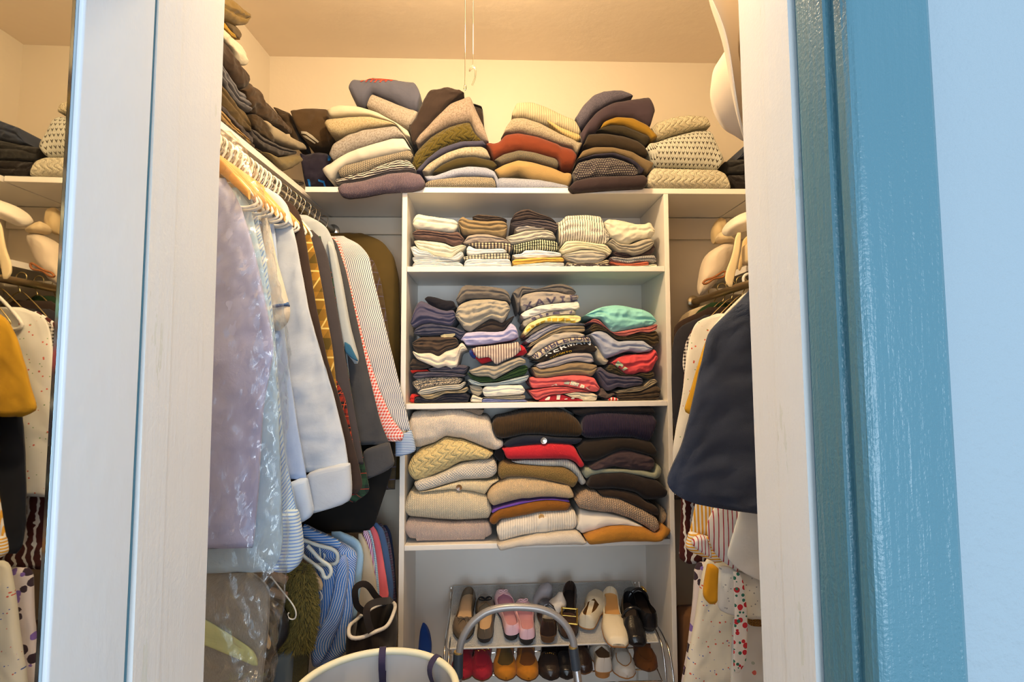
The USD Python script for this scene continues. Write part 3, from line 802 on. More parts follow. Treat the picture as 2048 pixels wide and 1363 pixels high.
lp('faded blue grey jeans in the near left pile', '90,310 150,385 200,470 280,610 340,640 378,690 375,775 330,752 280,705 200,597 145,507 90,438', '#6f6a68', layers=3, cat='jeans', name='folded_jeans')
lp('dark brown trousers bulging right under the white ones, left shelf', '90,160 155,250 240,335 340,470 360,520 355,600 300,610 220,480 152,375 90,306', '#3c2b19', dx=-.005)
lp('off-white trousers in the near left pile', '90,90 155,180 240,250 300,290 345,400 345,455 300,440 240,335 155,245 90,158', '#dccaa6', dx=-.012)
lp('mustard cord trousers, a thin strip near the top of the left pile', '90,65 158,130 200,180 270,240 290,270 240,248 157,180 90,92', '#b88a28', dx=-.02)
lp('grey brown trousers near the top of the left pile', '90,50 162,100 230,150 270,190 295,240 290,272 200,178 158,125 90,62', '#6b5639', dx=-.015)
lp('tan brown trousers topping the left pile, sticking out', '90,-60 165,-40 250,-10 370,100 340,170 290,175 240,145 162,98 90,48', '#7a5f30', dx=.01, layers=2)
kf = dict(cat='sweater', name='folded_sweater')
lp('dark brown hooded jacket lolling over the far left pile', '330,610 370,555 435,600 440,650 540,760 640,880 635,920 560,860 490,830 380,750', '#4a3623', dx=0, amp=.014, cat='jacket', name='folded_jacket')
lp('stone grey fleece top in the far left pile', '450,815 520,850 640,930 720,970 745,1020 690,1020 640,1000 520,950', '#b7a17b', 'fleece', dx=-.004, **kf)
lp('dark brown top under the hooded jacket, left shelf', '380,765 440,795 480,870 520,950 520,985 440,920 380,850', '#46341f', dx=-.012, **kf)
lp('charcoal grey jersey in the far left pile', '365,870 440,925 560,990 660,1025 670,1050 560,1065 470,1020 375,945', '#4e4640', dx=-.006, layers=2, **kf)
lp('khaki melange jacket with a turned-out cuff in the far left pile', '470,1035 560,1075 690,1055 715,1090 650,1150 590,1172 540,1120', '#857043', 'wool', dx=.012, cat='jacket', name='folded_jacket')
lp('brown trousers lowest in the far left pile', '385,1000 450,1040 530,1140 595,1208 715,1232 720,1266 650,1248 560,1175 385,1035', '#4f3d24', dx=-.012, base=TOPZ, layers=2)

# ---------------------------------------------------------------- T-shirts in the uppermost compartment
ZONE = 'c1'
U1 = dict(group='T-shirts in the uppermost compartment', base=SH['c1'])
u1 = dict(group='T-shirts in the uppermost compartment')
ts('white cotton T-shirt at the bottom of the left pile, uppermost compartment', 'A', '105,1020 110,960 180,915 400,905 520,930 800,930 880,960 870,1020', '#f6ecd8', Y=1.985, **U1)
ts('thin white T-shirt, second from the bottom of the left pile, uppermost compartment', 'A', '105,850 350,850 550,870 780,915 830,930 520,928 180,912 115,945', '#f4ead6', Y=1.99, **u1)
ts('thick crumpled white T-shirt with a round collar, left pile of the uppermost compartment', 'A', '75,690 150,675 200,740 350,770 430,830 700,870 870,740 890,830 780,913 550,868 350,848 110,848 100,780', '#f8efdc', Y=1.98, amp=.012, **u1)
ts('cream T-shirt under the brown one in the left pile, uppermost compartment', 'A', '125,600 200,585 300,600 450,605 600,635 720,700 860,660 930,680 900,735 800,775 700,860 430,825 350,768 200,738 160,690', '#f3e4bf', Y=1.99, amp=.010, **u1)
ts('mauve brown T-shirt in the left pile of the uppermost compartment', 'A', '100,490 180,425 350,440 560,470 700,480 800,450 900,560 870,655 760,690 600,620 400,600 200,583 130,560', '#6e5347', Y=1.985, amp=.011, **u1)
ts('cream white T-shirt rolled on top of the left pile, uppermost compartment', 'A', '105,310 150,200 200,185 300,210 500,240 720,270 800,290 800,430 740,470 600,462 400,438 300,425 190,420 110,390', '#f6e7c4', Y=1.985, layers=2, amp=.010, **u1)
ts('white T-shirt at the bottom of the second pile, uppermost compartment', 'A', '885,1020 900,900 1000,872 1300,880 1610,880 1620,1020', '#f8f0de', Y=1.985, layers=4, **U1)
ts('thin white T-shirt with dark stripes, second pile of the uppermost compartment', 'A', '870,850 1000,832 1200,800 1500,795 1590,800 1600,878 1300,875 900,890', '#ead7b0', 'vs:#5d564f:0.0115:0.3', Y=1.99, layers=2, **u1)
ts('white T-shirt between the two striped ones in the second pile, uppermost compartment', 'A', '930,700 950,650 1050,725 1300,732 1480,722 1550,760 1540,793 1200,797 1000,830 930,835', '#fbf2df', Y=1.985, layers=2, **u1)
ts('beige T-shirt with broad dark stripes in the second pile, uppermost compartment', 'A', '960,655 1100,632 1300,632 1600,642 1640,700 1620,770 1545,757 1480,718 1100,722', '#e2c69a', 'vs:#574d49:0.0125:0.5', Y=1.985, layers=2, **u1)
ts('taupe grey T-shirt with a pointed corner, second pile of the uppermost compartment', 'A', '880,640 950,530 1080,500 1250,500 1500,570 1590,620 1600,640 1300,628 1100,630 930,652', '#b5a08a', Y=1.985, layers=2, **u1)
ts('olive taupe T-shirt with a big rolled edge, second pile of the uppermost compartment', 'A', '800,310 830,230 880,220 950,270 1100,290 1250,300 1400,285 1550,300 1560,400 1530,520 1480,545 1200,495 1000,500 870,500 820,400', '#9c8158', Y=1.98, amp=.010, **u1)
ts('dark grey brown T-shirt topping the second pile, uppermost compartment', 'A', '1020,240 1120,200 1400,230 1540,280 1550,298 1400,283 1250,298 1100,288', '#5b4a3c', Y=2.02, D=.2, **u1)
ts('bright white T-shirt at the bottom of the middle pile, uppermost compartment', 'Z3', '770,492 780,475 900,462 1000,452 1110,455 1105,492', '#f8f0dc', Y=1.985, **U1)
ts('mustard yellow T-shirt in the middle pile of the uppermost compartment', 'Z3', '775,440 800,432 950,425 1105,422 1108,450 1000,450 900,460 800,473 780,475', '#e8b450', Y=1.98, layers=2, **u1)
ts('white T-shirt above the mustard one, uppermost compartment', 'Z3', '775,405 840,400 850,375 960,375 1090,395 1090,420 950,423 800,430', '#fdf6e6', Y=1.985, layers=2, **u1)
ts('cream T-shirt with black green stripes in the middle pile, uppermost compartment', 'Z3', '770,345 860,325 960,302 1070,320 1075,375 960,373 850,372 800,392', '#efe0b0', 'vs:#3d3f2a:0.0088:0.5', Y=1.98, **u1)
ts('light grey T-shirt with a curled right edge, middle pile of the uppermost compartment', 'Z3', '735,290 800,270 860,250 1000,245 1040,260 1055,305 960,300 860,322 770,340 740,310', '#cdbda2', Y=1.98, **u1)
ts('pale grey crumpled T-shirt peeping out under the dark ones, middle pile of the uppermost compartment', 'Z3', '790,235 830,215 870,222 990,240 940,247 850,252 800,268', '#b3a594', Y=1.99, layers=2, amp=.012, **u1)
ts('charcoal T-shirt second from the top of the middle pile, uppermost compartment', 'Z3', '765,200 830,192 880,180 1000,185 1075,210 1060,262 1000,242 870,220 800,232 770,228', '#5f514d', Y=1.982, amp=.010, **u1)
ts('dark brown T-shirt heaped on top of the middle pile, uppermost compartment', 'Z3', '765,190 790,140 830,120 880,112 930,135 1020,170 1060,205 1000,183 880,178 800,195', '#4f4038', Y=1.99, amp=.014, **u1)
ts('dark and white patterned T-shirt lowest in the fourth pile, uppermost compartment', 'B', '440,1012 480,965 620,965 1000,965 1130,965 1160,1012', '#5a4a48', 'spots:#e8dcc2:#cbb89c:45:0.34', Y=1.985, layers=2, **U1)
ts('beige finely striped knit T-shirt in the fourth pile, uppermost compartment', 'B', '480,935 640,950 950,945 1100,890 1135,920 1120,960 950,963 620,963 470,975', '#d9c199', 'vs:#9c845c:0.004:0.4', Y=1.985, layers=2, **u1)
ts('stone grey T-shirt in the fourth pile of the uppermost compartment', 'B', '415,820 480,800 700,740 900,740 1090,800 1100,860 1050,900 950,943 640,948 500,905 430,860', '#c4b69d', Y=1.978, layers=4, amp=.010, **u1)
ts('cream T-shirt under the striped bundle, uppermost compartment', 'B', '370,740 480,600 650,600 900,640 1080,660 1180,750 1170,820 1110,840 1080,795 880,737 700,737 420,815', '#f3e1b4', Y=1.985, amp=.010, **u1)
ts('large bundled white T-shirt with thin black stripes, uppermost compartment', 'B', '345,290 440,265 480,200 620,190 800,180 1040,205 1060,400 1170,540 1100,640 900,637 640,597 480,597 390,690 370,500', '#f0dfc0', 'vs:#4b3d36:0.0092:0.22', Y=1.978, amp=.013, **u1)
ts('cream white T-shirt lowest in the right pile, uppermost compartment', 'B', '1100,1015 1150,985 1400,992 1650,985 1850,960 1860,1015', '#f0e2bf', Y=1.985, layers=2, **U1)
ts('coral orange T-shirt, a thin strip in the right pile of the uppermost compartment', 'B', '1140,930 1250,945 1450,960 1650,930 1740,930 1740,980 1500,993 1250,982', '#d9704c', Y=1.98, layers=2, **u1)
ts('navy and white pinstriped T-shirt in the right pile, uppermost compartment', 'B', '1145,860 1200,845 1400,872 1600,840 1850,815 1860,945 1740,930 1600,925 1450,957 1200,925', '#d8cdbb', 'vs:#3c3a44:0.0035:0.5', Y=1.985, layers=2, **u1)
ts('dark plum T-shirt behind the grey one in the right pile, uppermost compartment', 'B', '1190,760 1300,785 1520,832 1640,802 1830,560 1840,800 1600,838 1400,868 1220,842', '#5b453e', Y=2.0, layers=2, **u1)
ts('greige T-shirt with a rolled edge in the right pile, uppermost compartment', 'B', '1090,640 1180,570 1300,650 1450,660 1650,582 1800,562 1830,640 1780,720 1640,798 1520,830 1400,780 1270,780 1200,700', '#b4a58b', Y=1.98, layers=3, amp=.010, **u1)
ts('cream T-shirt draped on top of the right pile, uppermost compartment', 'B', '1065,290 1120,262 1250,258 1400,290 1550,340 1700,340 1760,300 1840,430 1830,530 1700,570 1550,590 1440,655 1300,645 1180,560 1080,420', '#ecdcb8', Y=1.982, layers=2, amp=.012, **u1)

# ---------------------------------------------------------------- T-shirts in the second compartment
ZONE = 'c2'
U2 = dict(group='T-shirts in the second compartment', base=SH['c2'])
u2 = dict(group='T-shirts in the second compartment')
# left pile
ts('black T-shirt with red and white dots at the bottom of the left pile, second compartment', 'D', '140,975 150,890 250,890 330,940 450,932 620,845 950,832 1020,870 990,975', '#2b2a33', Y=2.0, layers=3, **U2)
ts('red T-shirt, only its left end showing at the bottom of the left pile, second compartment', 'D', '65,975 66,900 90,840 150,850 235,870 240,880 150,892 142,975', '#c22a24', Y=2.02, D=.2, layers=2, amp=.01, **U2)
ts('beige grey T-shirt with a pale label, left pile of the second compartment', 'D', '230,870 400,850 600,800 850,790 990,720 1000,780 950,830 620,840 560,872 440,928 330,935', '#a3906f', Y=1.998, layers=2, **u2)
ts('pale grey T-shirt with blue lining in the left pile, second compartment', 'D', '190,830 250,770 500,720 700,700 870,692 950,625 955,700 870,780 650,792 500,815 400,848 250,868 200,850', '#bdb4a3', Y=1.995, layers=3, **u2)
ts('navy and cream micro-patterned T-shirt in the left pile, second compartment', 'D', '105,640 300,592 600,577 900,582 900,650 850,690 700,698 500,718 250,768 190,790 110,720', '#c9b393', 'spots:#26242f:#3a3740:260:0.42', Y=1.998, layers=3, **u2)
ts('grey blue jersey T-shirt with one flat roll, left pile of the second compartment', 'D', '115,560 180,500 400,492 650,505 960,545 930,578 700,574 400,577 200,612 130,600', '#4f4a55', Y=1.995, layers=2, **u2)
ts('dark slate T-shirt below the white shirt, left pile of the second compartment', 'D', '360,440 450,422 650,420 860,380 990,390 980,480 930,540 800,520 500,492 380,495', '#4b4650', Y=1.999, layers=2, **u2)
ts('red T-shirt sliver in the middle of the left pile, second compartment', 'D', '80,470 160,465 260,462 355,455 375,492 180,500 100,530', '#c02a20', Y=2.02, D=.2, layers=1, **u2)
ts('dark brown T-shirt behind the white shirt, left pile of the second compartment', 'D', '65,370 110,270 200,320 300,355 400,405 400,425 250,460 80,468', '#473a30', Y=2.005, layers=2, **u2)
ts('cream white polo shirt with dangling sleeve corners, left pile of the second compartment', 'D', '105,150 200,205 400,192 520,258 640,162 840,95 860,40 920,30 985,150 930,170 850,200 840,400 810,470 720,465 640,400 520,452 400,400 200,310 120,230', '#dccbb2', Y=1.985, layers=2, amp=.014, **u2)
ts('brown black jersey T-shirt with soft folds, left pile of the second compartment', 'D', '100,20 250,-60 500,-70 830,-60 840,90 640,160 520,255 400,190 200,200 120,150', '#4b3c31', Y=1.988, layers=4, amp=.012, **u2)
o = ts('blue grey T-shirt with a cream care label hanging out, left pile of the second compartment', 'C', '130,880 150,790 300,712 450,695 650,735 800,762 1000,830 960,920 900,985 820,905 600,890 400,905 220,895', '#454453', Y=1.99, layers=3, amp=.012, **u2)
o = regroup(o)
obj('care_label', folded_lbl := trimesh.Trimesh(surf(o, at(px('C', '575,900 640,880 820,872 820,900 730,960 630,1012'), 1.99), .004), [[0, 1, 5], [1, 4, 5], [1, 2, 4], [2, 3, 4]], process=False), ink('#dcc590', 'c2'), o, False)
ts('slate blue T-shirt with thick folds, left pile of the second compartment', 'C', '75,700 130,480 180,370 240,310 330,345 430,405 560,465 680,492 820,455 830,650 760,750 650,732 400,692 250,720 110,790', '#524d60', Y=1.985, layers=4, amp=.009, **u2)
ts('black T-shirt topping the left pile, second compartment', 'C', '315,290 360,250 500,270 650,320 820,330 830,450 680,490 560,462 430,402 330,342', '#1c1a22', Y=2.0, layers=1, amp=.008, **u2)
# second pile
ts('periwinkle blue T-shirt at the bottom of the second pile, second compartment', 'D', '1195,978 1230,915 1400,922 1700,940 1900,932 1935,978', '#8286ad', Y=1.998, layers=2, **U2)
ts('white T-shirt bunched at the lower left of the second pile, second compartment', 'D', '1030,978 1030,930 1060,850 1150,890 1230,912 1190,978', '#d9ccb6', Y=1.99, layers=2, D=.2, amp=.012, **U2)
ts('greige T-shirt with a dark slit fold, second pile of the second compartment', 'D', '1230,905 1400,892 1800,862 1900,860 1900,930 1700,938 1400,920', '#a7987f', Y=1.998, layers=2, **u2)
ts('thick white T-shirt roll in the second pile, second compartment', 'D', '1215,760 1240,720 1500,705 1850,700 1900,780 1890,855 1800,860 1400,890 1300,892 1230,900', '#e6dcc8', Y=1.985, layers=2, **u2)
ts('grey beige T-shirt left of the white roll, second pile of the second compartment', 'D', '1010,700 1100,705 1220,725 1220,850 1150,885 1060,845 1030,800', '#a5977f', Y=1.998, layers=2, D=.22, **u2)
ts('pale blue grey T-shirt under the green one, second compartment', 'D', '980,620 1050,612 1200,675 1450,665 1700,600 1880,562 1960,540 1940,630 1800,690 1500,703 1200,722 1050,698', '#9fa9a8', Y=1.99, layers=2, amp=.01, **u2)
ts('bottle green T-shirt in the second pile, second compartment', 'D', '975,490 1040,540 1150,578 1330,578 1410,632 1520,572 1800,412 1910,372 1950,420 1930,535 1700,598 1400,660 1200,670 1050,610 990,570', '#2b4422', Y=1.988, layers=3, amp=.01, **u2)
ts('stone grey T-shirt with a pointed sleeve, second pile of the second compartment', 'D', '1000,470 1100,440 1230,390 1420,405 1600,330 1800,262 1910,300 1910,370 1800,405 1500,570 1400,630 1330,572 1150,572 1040,538', '#a69984', Y=1.978, layers=3, amp=.012, **u2)
ts('bright red T-shirt showing left and right of the striped one, second compartment', 'D', '1040,130 1060,120 1400,110 1700,60 1830,62 1900,100 1930,200 1870,245 1750,252 1365,330 1200,380 1130,300 1090,280', '#b8242c', Y=1.995, layers=1, **u2)
ts('royal blue T-shirt, a small patch left of the striped one, second compartment', 'D', '1005,160 1040,130 1130,240 1110,290 1060,280 1015,230', '#2a3c78', Y=2.0, D=.15, layers=1, **u2)
ts('cream and brown striped T-shirt with a drooping corner, second compartment', 'D', '1040,120 1150,95 1250,90 1500,55 1700,35 1810,0 1840,170 1700,270 1550,330 1430,400 1330,262 1200,285 1150,295 1100,240', '#d2bda6', 'vs:#7d6259:0.0095:0.42', Y=1.975, layers=1, amp=.006, D=.018, rf=.008, **u2)
ts('lavender T-shirt with puckered front, second pile of the second compartment', 'C', '905,980 990,850 1200,830 1500,840 1640,820 1730,680 1840,760 1870,950 1700,990 1400,1040 1200,1060 970,1065 980,1000', '#b8afc9', Y=1.982, layers=2, amp=.011, **u2)
ts('dark chocolate T-shirt tucked below the grey bundle, second compartment', 'C', '1130,830 1170,780 1300,690 1420,620 1600,690 1750,590 1800,570 1700,700 1635,818 1500,838 1400,832', '#3f342e', Y=1.998, layers=2, **u2)
ts('light grey crumpled shorts with frayed hems, front of the second pile, second compartment', 'C', '815,560 850,420 960,340 1100,292 1400,292 1680,330 1730,430 1720,520 1600,700 1500,640 1400,612 1200,740 1070,840 960,800 890,680 830,640', '#a99c86', Y=1.972, layers=4, amp=.018, cat='shorts', name='folded_shorts', **u2)
o = ts('dark grey rolled cotton trousers with a buttoned waistband, second compartment', 'C', '830,320 850,240 920,100 1000,60 1150,75 1350,85 1600,120 1730,200 1740,420 1680,325 1400,290 1000,292 860,400', '#6f665c', Y=1.99, layers=2, amp=.013, cat='trousers', name='folded_trousers', **u2)
# third pile
def q(label, frame, poly, hexc, **k):
    return ts(label, frame, poly, hexc, **{**u2, **k})
o = q('red T-shirt with white letter strokes at the bottom of the third pile, second compartment', 'F', '500,1262 620,1180 750,1150 1000,1130 1200,1205 1400,1228 1450,1262', '#b32732', Y=2.0, layers=1, base=SH['c2'])
o = regroup(o)
for sh in ('625,1240 690,1185 740,1175 720,1250 640,1255', '880,1140 960,1142 940,1245 870,1245', '1175,1212 1220,1195 1260,1215 1240,1235 1190,1235', '1040,1230 1100,1215 1100,1240 1040,1245'):
    print_on(o, 'print', 'F', [sh], ink('#e8dcc6', 'c2'))
q('cream beige T-shirt with a stitched hem, low in the third pile, second compartment', 'F', '1040,1128 1300,1082 1620,1102 1740,1135 1730,1262 1500,1262 1420,1226 1200,1202', '#d6c7a9', Y=1.992, layers=2, base=SH['c2'])
q('coral T-shirt with a diagonal fold, second compartment', 'F', '290,1055 430,1022 700,985 1000,965 1300,1018 1620,1090 1300,1080 1030,1126 750,1148 600,1200 490,1262 440,1262 330,1130', '#d05d58', Y=1.99, layers=3, amp=.01)
o = q('large coral T-shirt with an outlined letter print, third pile of the second compartment', 'F', '310,760 380,740 420,790 700,785 900,755 1200,725 1500,735 1700,790 1730,880 1810,1010 1750,1090 1600,1082 1300,1010 1000,960 700,980 430,1012 340,1020 310,870', '#d9605c', Y=1.985, layers=2)
o = regroup(o)
for sh, c in (('1020,905 1050,875 1150,860 1160,885 1130,925 1060,920', '#9fa796'), ('1155,930 1190,848 1355,895 1320,970', '#ead9bd'), ('1172,920 1200,868 1325,905 1300,958', '#93a09a'), ('1360,985 1395,920 1465,945 1450,1005', '#ead9bd'),
              ('1385,985 1405,955 1440,965 1435,1000', '#8fae8b'), ('760,955 870,910 895,945 860,950 850,930 790,958', '#ead9bd'), ('1490,985 1510,980 1530,1005 1600,1050 1560,1040 1500,1010', '#ead9bd')):
    print_on(o, 'print', 'F', [sh], ink(c, 'c2'))
q('taupe T-shirt with a stitched side seam, third pile of the second compartment', 'F', '365,560 430,530 530,607 700,578 900,548 1100,478 1300,443 1500,468 1690,502 1740,470 1740,650 1620,765 1500,732 1200,722 900,752 700,782 420,787', '#8d7658', Y=1.99, layers=2, amp=.008)
q('lilac grey T-shirt below the black one, second compartment', 'F', '430,530 500,470 650,440 900,340 1200,265 1500,260 1650,280 1670,485 1500,462 1300,435 1100,472 900,542 700,573 530,603', '#a59a97', Y=1.988, layers=2, amp=.009)
o = q('black T-shirt with cut-off white letters and a small yellow TORONTO', 'F', '400,420 500,410 700,250 950,115 1200,62 1450,50 1620,45 1740,180 1700,262 1500,258 1200,262 900,338 650,432 500,468', '#2a231f', Y=1.99, layers=1)
o = regroup(o)
for t_, b_, h_, c_ in (('KERMAN', '640,345 740,285 950,215 1120,130 1300,90 1500,84 1600,105', .0165, '#cfcfd0'), ('TORONTO', '740,405 900,318 1050,272 1200,240', .0062, '#e2b32a')):
    for ch, m in zip(t_, letters(o, t_, 'F', b_, h_)):
        print_on(o, 'letter', 'F', [m], ink(c_, 'c2'))
o = q('beige T-shirt with large purple college lettering in the third pile, second compartment', 'F', '360,330 450,250 650,130 850,30 1000,-25 1200,-55 1470,-60 1580,-80 1600,40 1400,44 1200,58 950,110 750,225 600,330 480,415 400,390', '#c8b596', Y=1.985, layers=1)
o = regroup(o)
for m in letters(o, 'WIMBLEDON', 'F', '405,405 560,315 760,175 960,75 1200,14 1560,10', .0175):
    print_on(o, 'letter', 'F', [m], ink('#544a5e', 'c2'))
q('light grey T-shirt with a trace of red print, third pile of the second compartment', 'F', '265,300 300,240 420,90 600,-40 800,-130 1050,-175 1300,-175 1475,-130 1465,-62 1200,-58 1000,-28 850,28 650,128 450,248 350,335 300,350', '#b7aa98', Y=1.988, layers=1)
q('olive grey T-shirt curving down to the left, third pile of the second compartment', 'E', '370,1400 450,1300 520,1275 800,1092 1100,962 1300,937 1590,942 1590,1085 1400,1082 1050,1092 800,1192 600,1288 430,1400', '#8d7b60', Y=1.992, layers=2)
q('blue grey T-shirt with faint broad stripes in the third pile, second compartment', 'E', '320,1265 450,1142 700,1002 900,908 1200,892 1500,902 1590,930 1300,934 1100,958 800,1085 520,1270 370,1325', '#948f96', Y=1.995, layers=2)
q('grey T-shirt with a pale oval print under the yellow one, second compartment', 'E', '310,1180 400,1105 550,965 700,895 1000,885 1300,895 1490,880 1500,898 1200,890 900,904 700,998 450,1138 350,1200', '#8a7a62', Y=2.0, layers=1)
o = q('pale yellow T-shirt with a golden cartoon-like scroll print, third pile of the second compartment'.replace('cartoon-like scroll', 'bubbly'), 'E', '280,1130 300,1010 400,900 600,800 900,732 1200,722 1500,732 1500,870 1380,900 1000,880 700,890 550,955 400,1085 320,1185', '#e8d48e', Y=1.985, layers=1)
o = regroup(o)
for sh in ('640,870 740,835 730,880 650,910', '780,800 850,780 870,850 790,870', '880,800 1000,785 990,860 890,870', '1020,790 1140,785 1150,860 1020,865', '1170,800 1260,800 1280,850 1180,870', '1270,850 1380,855 1370,890 1280,885', '540,920 610,890 620,930 560,955', '440,960 500,940 510,985 450,1000', '340,1040 420,990 430,1040 350,1090'):
    print_on(o, 'print', 'E', [sh], ink('#d3a93a', 'c2'))
o = q('grey T-shirt with a half-hidden row of dark letters, third pile of the second compartment', 'E', '270,830 500,748 750,667 1000,632 1380,612 1400,712 1200,718 900,730 600,798 400,898 300,1005 275,940', '#aaa08f', Y=1.99, layers=1)
o = regroup(o)
for sh in ('445,790 520,765 570,820 470,840', '600,720 640,705 700,750 640,775', '750,690 800,680 810,730 760,745', '900,665 1040,640 1050,700 905,715', '1250,670 1300,630 1300,690 1255,700'):
    print_on(o, 'print', 'E', [sh], ink('#5d5668', 'c2'))
q('white T-shirt near the top of the third pile, second compartment', 'E', '230,700 300,645 600,522 900,482 1300,447 1470,430 1485,600 1400,605 1000,627 750,662 500,742 280,820', '#e6dac6', Y=1.985, layers=1)
o = q('grey T-shirt with big slate capital letters on top of the third pile, second compartment', 'E', '215,300 300,280 400,255 550,222 700,217 1000,232 1200,290 1460,290 1450,405 1300,442 900,477 600,517 400,592 250,660 225,640', '#a09486', Y=1.985, layers=1)
o = regroup(o)
for m in letters(o, 'XAVIE', 'E', '300,640 560,530 780,490 1000,470 1200,452 1470,412', .0225):
    print_on(o, 'letter', 'E', [m], ink('#5a5260', 'c2'))
q('dark grey hooded top bunched behind the lettered T-shirt, second compartment', 'E', '50,260 130,150 260,100 380,130 540,180 700,140 900,70 1130,60 1300,120 1400,230 1390,290 1200,288 1000,228 700,212 550,218 400,250 230,285 230,630 160,720 120,400', '#6f675f', Y=2.0, layers=2, amp=.014, cat='hooded top', name='folded_hoodie')
# right pile
o = ts('turquoise T-shirt spread over the right pile, second compartment', 'G', '215,430 340,350 500,270 700,210 900,180 1100,200 1300,250 1500,290 1650,370 1750,470 1790,570 1700,640 1400,700 1000,770 820,810 740,720 640,580 560,500 330,480', '#8ccabd', Y=1.985, layers=2, amp=.012, **u2)
ts('salmon pink T-shirt under the turquoise one, second compartment', 'G', '270,590 400,500 520,520 640,642 780,802 900,790 1200,735 1600,665 1800,600 1800,720 1620,810 1400,792 1100,888 900,860 740,742 600,650 400,570', '#b5655c', Y=1.99, layers=2, amp=.012, **u2)
ts('dark olive T-shirt with broad folds in the right pile, second compartment', 'G', '315,720 400,590 600,662 830,842 1090,890 1400,802 1650,805 1800,730 1850,940 1860,1060 1700,1100 1570,1000 1400,960 1100,970 900,940 700,780 500,750 370,800', '#4c3c25', Y=1.995, layers=3, amp=.01, **u2)
ts('light blue heather T-shirt hanging over to the left, right pile of the second compartment', 'G', '345,840 400,782 600,752 700,782 850,922 950,990 1150,972 1500,972 1600,1060 1710,1125 1650,1210 1400,1240 1200,1190 1000,1250 700,1370 650,1350 580,1210 520,1080 440,950', '#a3a5b2', Y=1.978, layers=2, amp=.009, **u2)
ts('cream speckled T-shirt hanging down left of the blue heather one, second compartment', 'H', '400,0 480,0 560,100 640,250 740,320 700,410 620,430 480,300 440,200', '#b5a58b', Y=2.0, layers=1, D=.2, **u2)
o = ts('coral red T-shirt with mint block letters in the right pile, second compartment', 'H', '800,380 950,262 1150,190 1400,180 1650,150 1700,70 1780,80 1820,250 1820,330 1740,400 1740,520 1590,600 1450,580 1300,640 1110,630 1000,520', '#cf4a4c', Y=1.98, layers=2, amp=.012, **u2)
o = regroup(o)
for sh in ('925,330 1055,425 1020,480 960,430 940,480 875,425', '1085,460 1150,500 1060,550 1020,520'):
    print_on(o, 'print', 'H', [sh], ink('#b9c4a0', 'c2'))
ts('olive black T-shirt behind the coral red one, second compartment', 'H', '700,490 760,400 880,420 1060,590 1120,640 1300,652 1450,592 1600,605 1730,540 1730,700 1600,740 1400,660 1000,655 800,592 730,590', '#473b27', Y=1.992, layers=2, **u2)
ts('slate navy T-shirt with a hanging pointed sleeve in the right pile, second compartment', 'H', '480,560 560,440 740,582 900,622 1000,662 1300,662 1490,700 1490,860 1300,880 1100,930 950,890 850,960 700,1000 600,850', '#4d4654', Y=1.98, layers=3, amp=.010, **u2)
ts('beige striped T-shirt folded low in the right pile, second compartment', 'H', '870,990 1100,950 1300,890 1500,880 1650,722 1750,722 1800,790 1650,900 1400,1000 1000,1030 890,1040', '#9e8a6c', Y=1.99, layers=3, **u2)
ts('dark brown T-shirt at the bottom of the right pile, second compartment', 'H', '890,1050 1000,1040 1400,1020 1650,920 1800,842 1870,900 1860,1150 1400,1172 970,1180 940,1120', '#473829', Y=1.99, layers=3, **U2)
ts('dusky brown T-shirt hanging down at the lower left of the right pile, second compartment', 'H', '500,1080 600,900 720,1060 850,1010 880,1060 780,1110 700,1150 560,1110', '#5a4a42', Y=1.998, layers=1, D=.2, **u2)
ts('red and white striped rag at the foot of the right pile, second compartment', 'H', '730,1172 750,1140 820,1110 930,1140 945,1172', '#c23a30', 'vs:#e0d6c4:0.012:0.4', Y=1.995, layers=1, D=.15, **U2)

# ---------------------------------------------------------------- sweaters in the third compartment
ZONE = 'c3'
U3 = dict(group='sweaters in the third compartment', base=SH['c3'])
u3 = dict(group='sweaters in the third compartment')
sw('rosy beige knit sweater at the foot of the left pile, third compartment', 'S4', '65,1000 90,840 300,855 600,892 900,912 1300,892 1520,885 1570,1000 1565,1150 1450,1180 1000,1205 500,1222 150,1200 80,1120', '#b59f92', Y=1.985, D=.28, **U3)
sw('thick cream stockinette sweater in the left pile, third compartment', 'S4', '60,600 70,480 150,380 300,382 600,360 850,338 1050,352 1250,382 1470,442 1550,600 1570,700 1520,860 1300,880 1000,900 600,882 300,845 100,825 60,720', '#d9c6a4', 'chunky', Y=1.98, D=.28, rf=.05, **u3)
o = sw('cream cardigan with a brown button in the left pile, third compartment', 'S4', '300,378 400,367 600,312 850,240 1050,187 1300,180 1480,190 1640,160 1700,170 1560,250 1480,380 1470,437 1250,378 1050,348 850,334 500,360', '#d8c39c', Y=1.99, name='folded_cardigan', cat='cardigan', **u3)
o = regroup(o)
button(o, 'S4', '1005,298', .0112, plain('button_horn', (.22, .11, .035), .25, coat=.5), 'brown horn button')
sw('off-white waffle knit sweater in the left pile, third compartment', 'S4', '230,200 370,150 560,112 720,42 938,-65 1040,-108 1313,-159 1500,-176 1631,-183 1660,-67 1655,100 1500,165 1050,185 850,236 600,308 400,363 300,375 240,300', '#d0c3b0', 'waffle', Y=1.985, **u3)
sw('yellowish cream cable knit sweater in the left pile, third compartment', 'S1', '130,1250 150,1100 220,1020 350,902 600,812 820,675 1000,713 1120,722 1350,812 1600,922 1700,960 1690,1000 1600,1078 1400,1093 1100,1143 1000,1193 850,1288 720,1343 400,1475 250,1500 150,1400', '#d3b97f', 'cable', Y=1.98, rf=.05, **u3)
sw('big pale pink beige sweater on the left pile, third compartment', 'S1', '110,420 180,230 400,190 600,202 900,170 1100,175 1300,232 1450,292 1580,290 1670,400 1690,560 1750,700 1885,730 1880,870 1700,930 1600,918 1350,808 1120,718 1000,708 820,670 600,808 330,890 150,880 110,700', '#dccab4', Y=1.975, rf=.06, amp=.009, **u3)
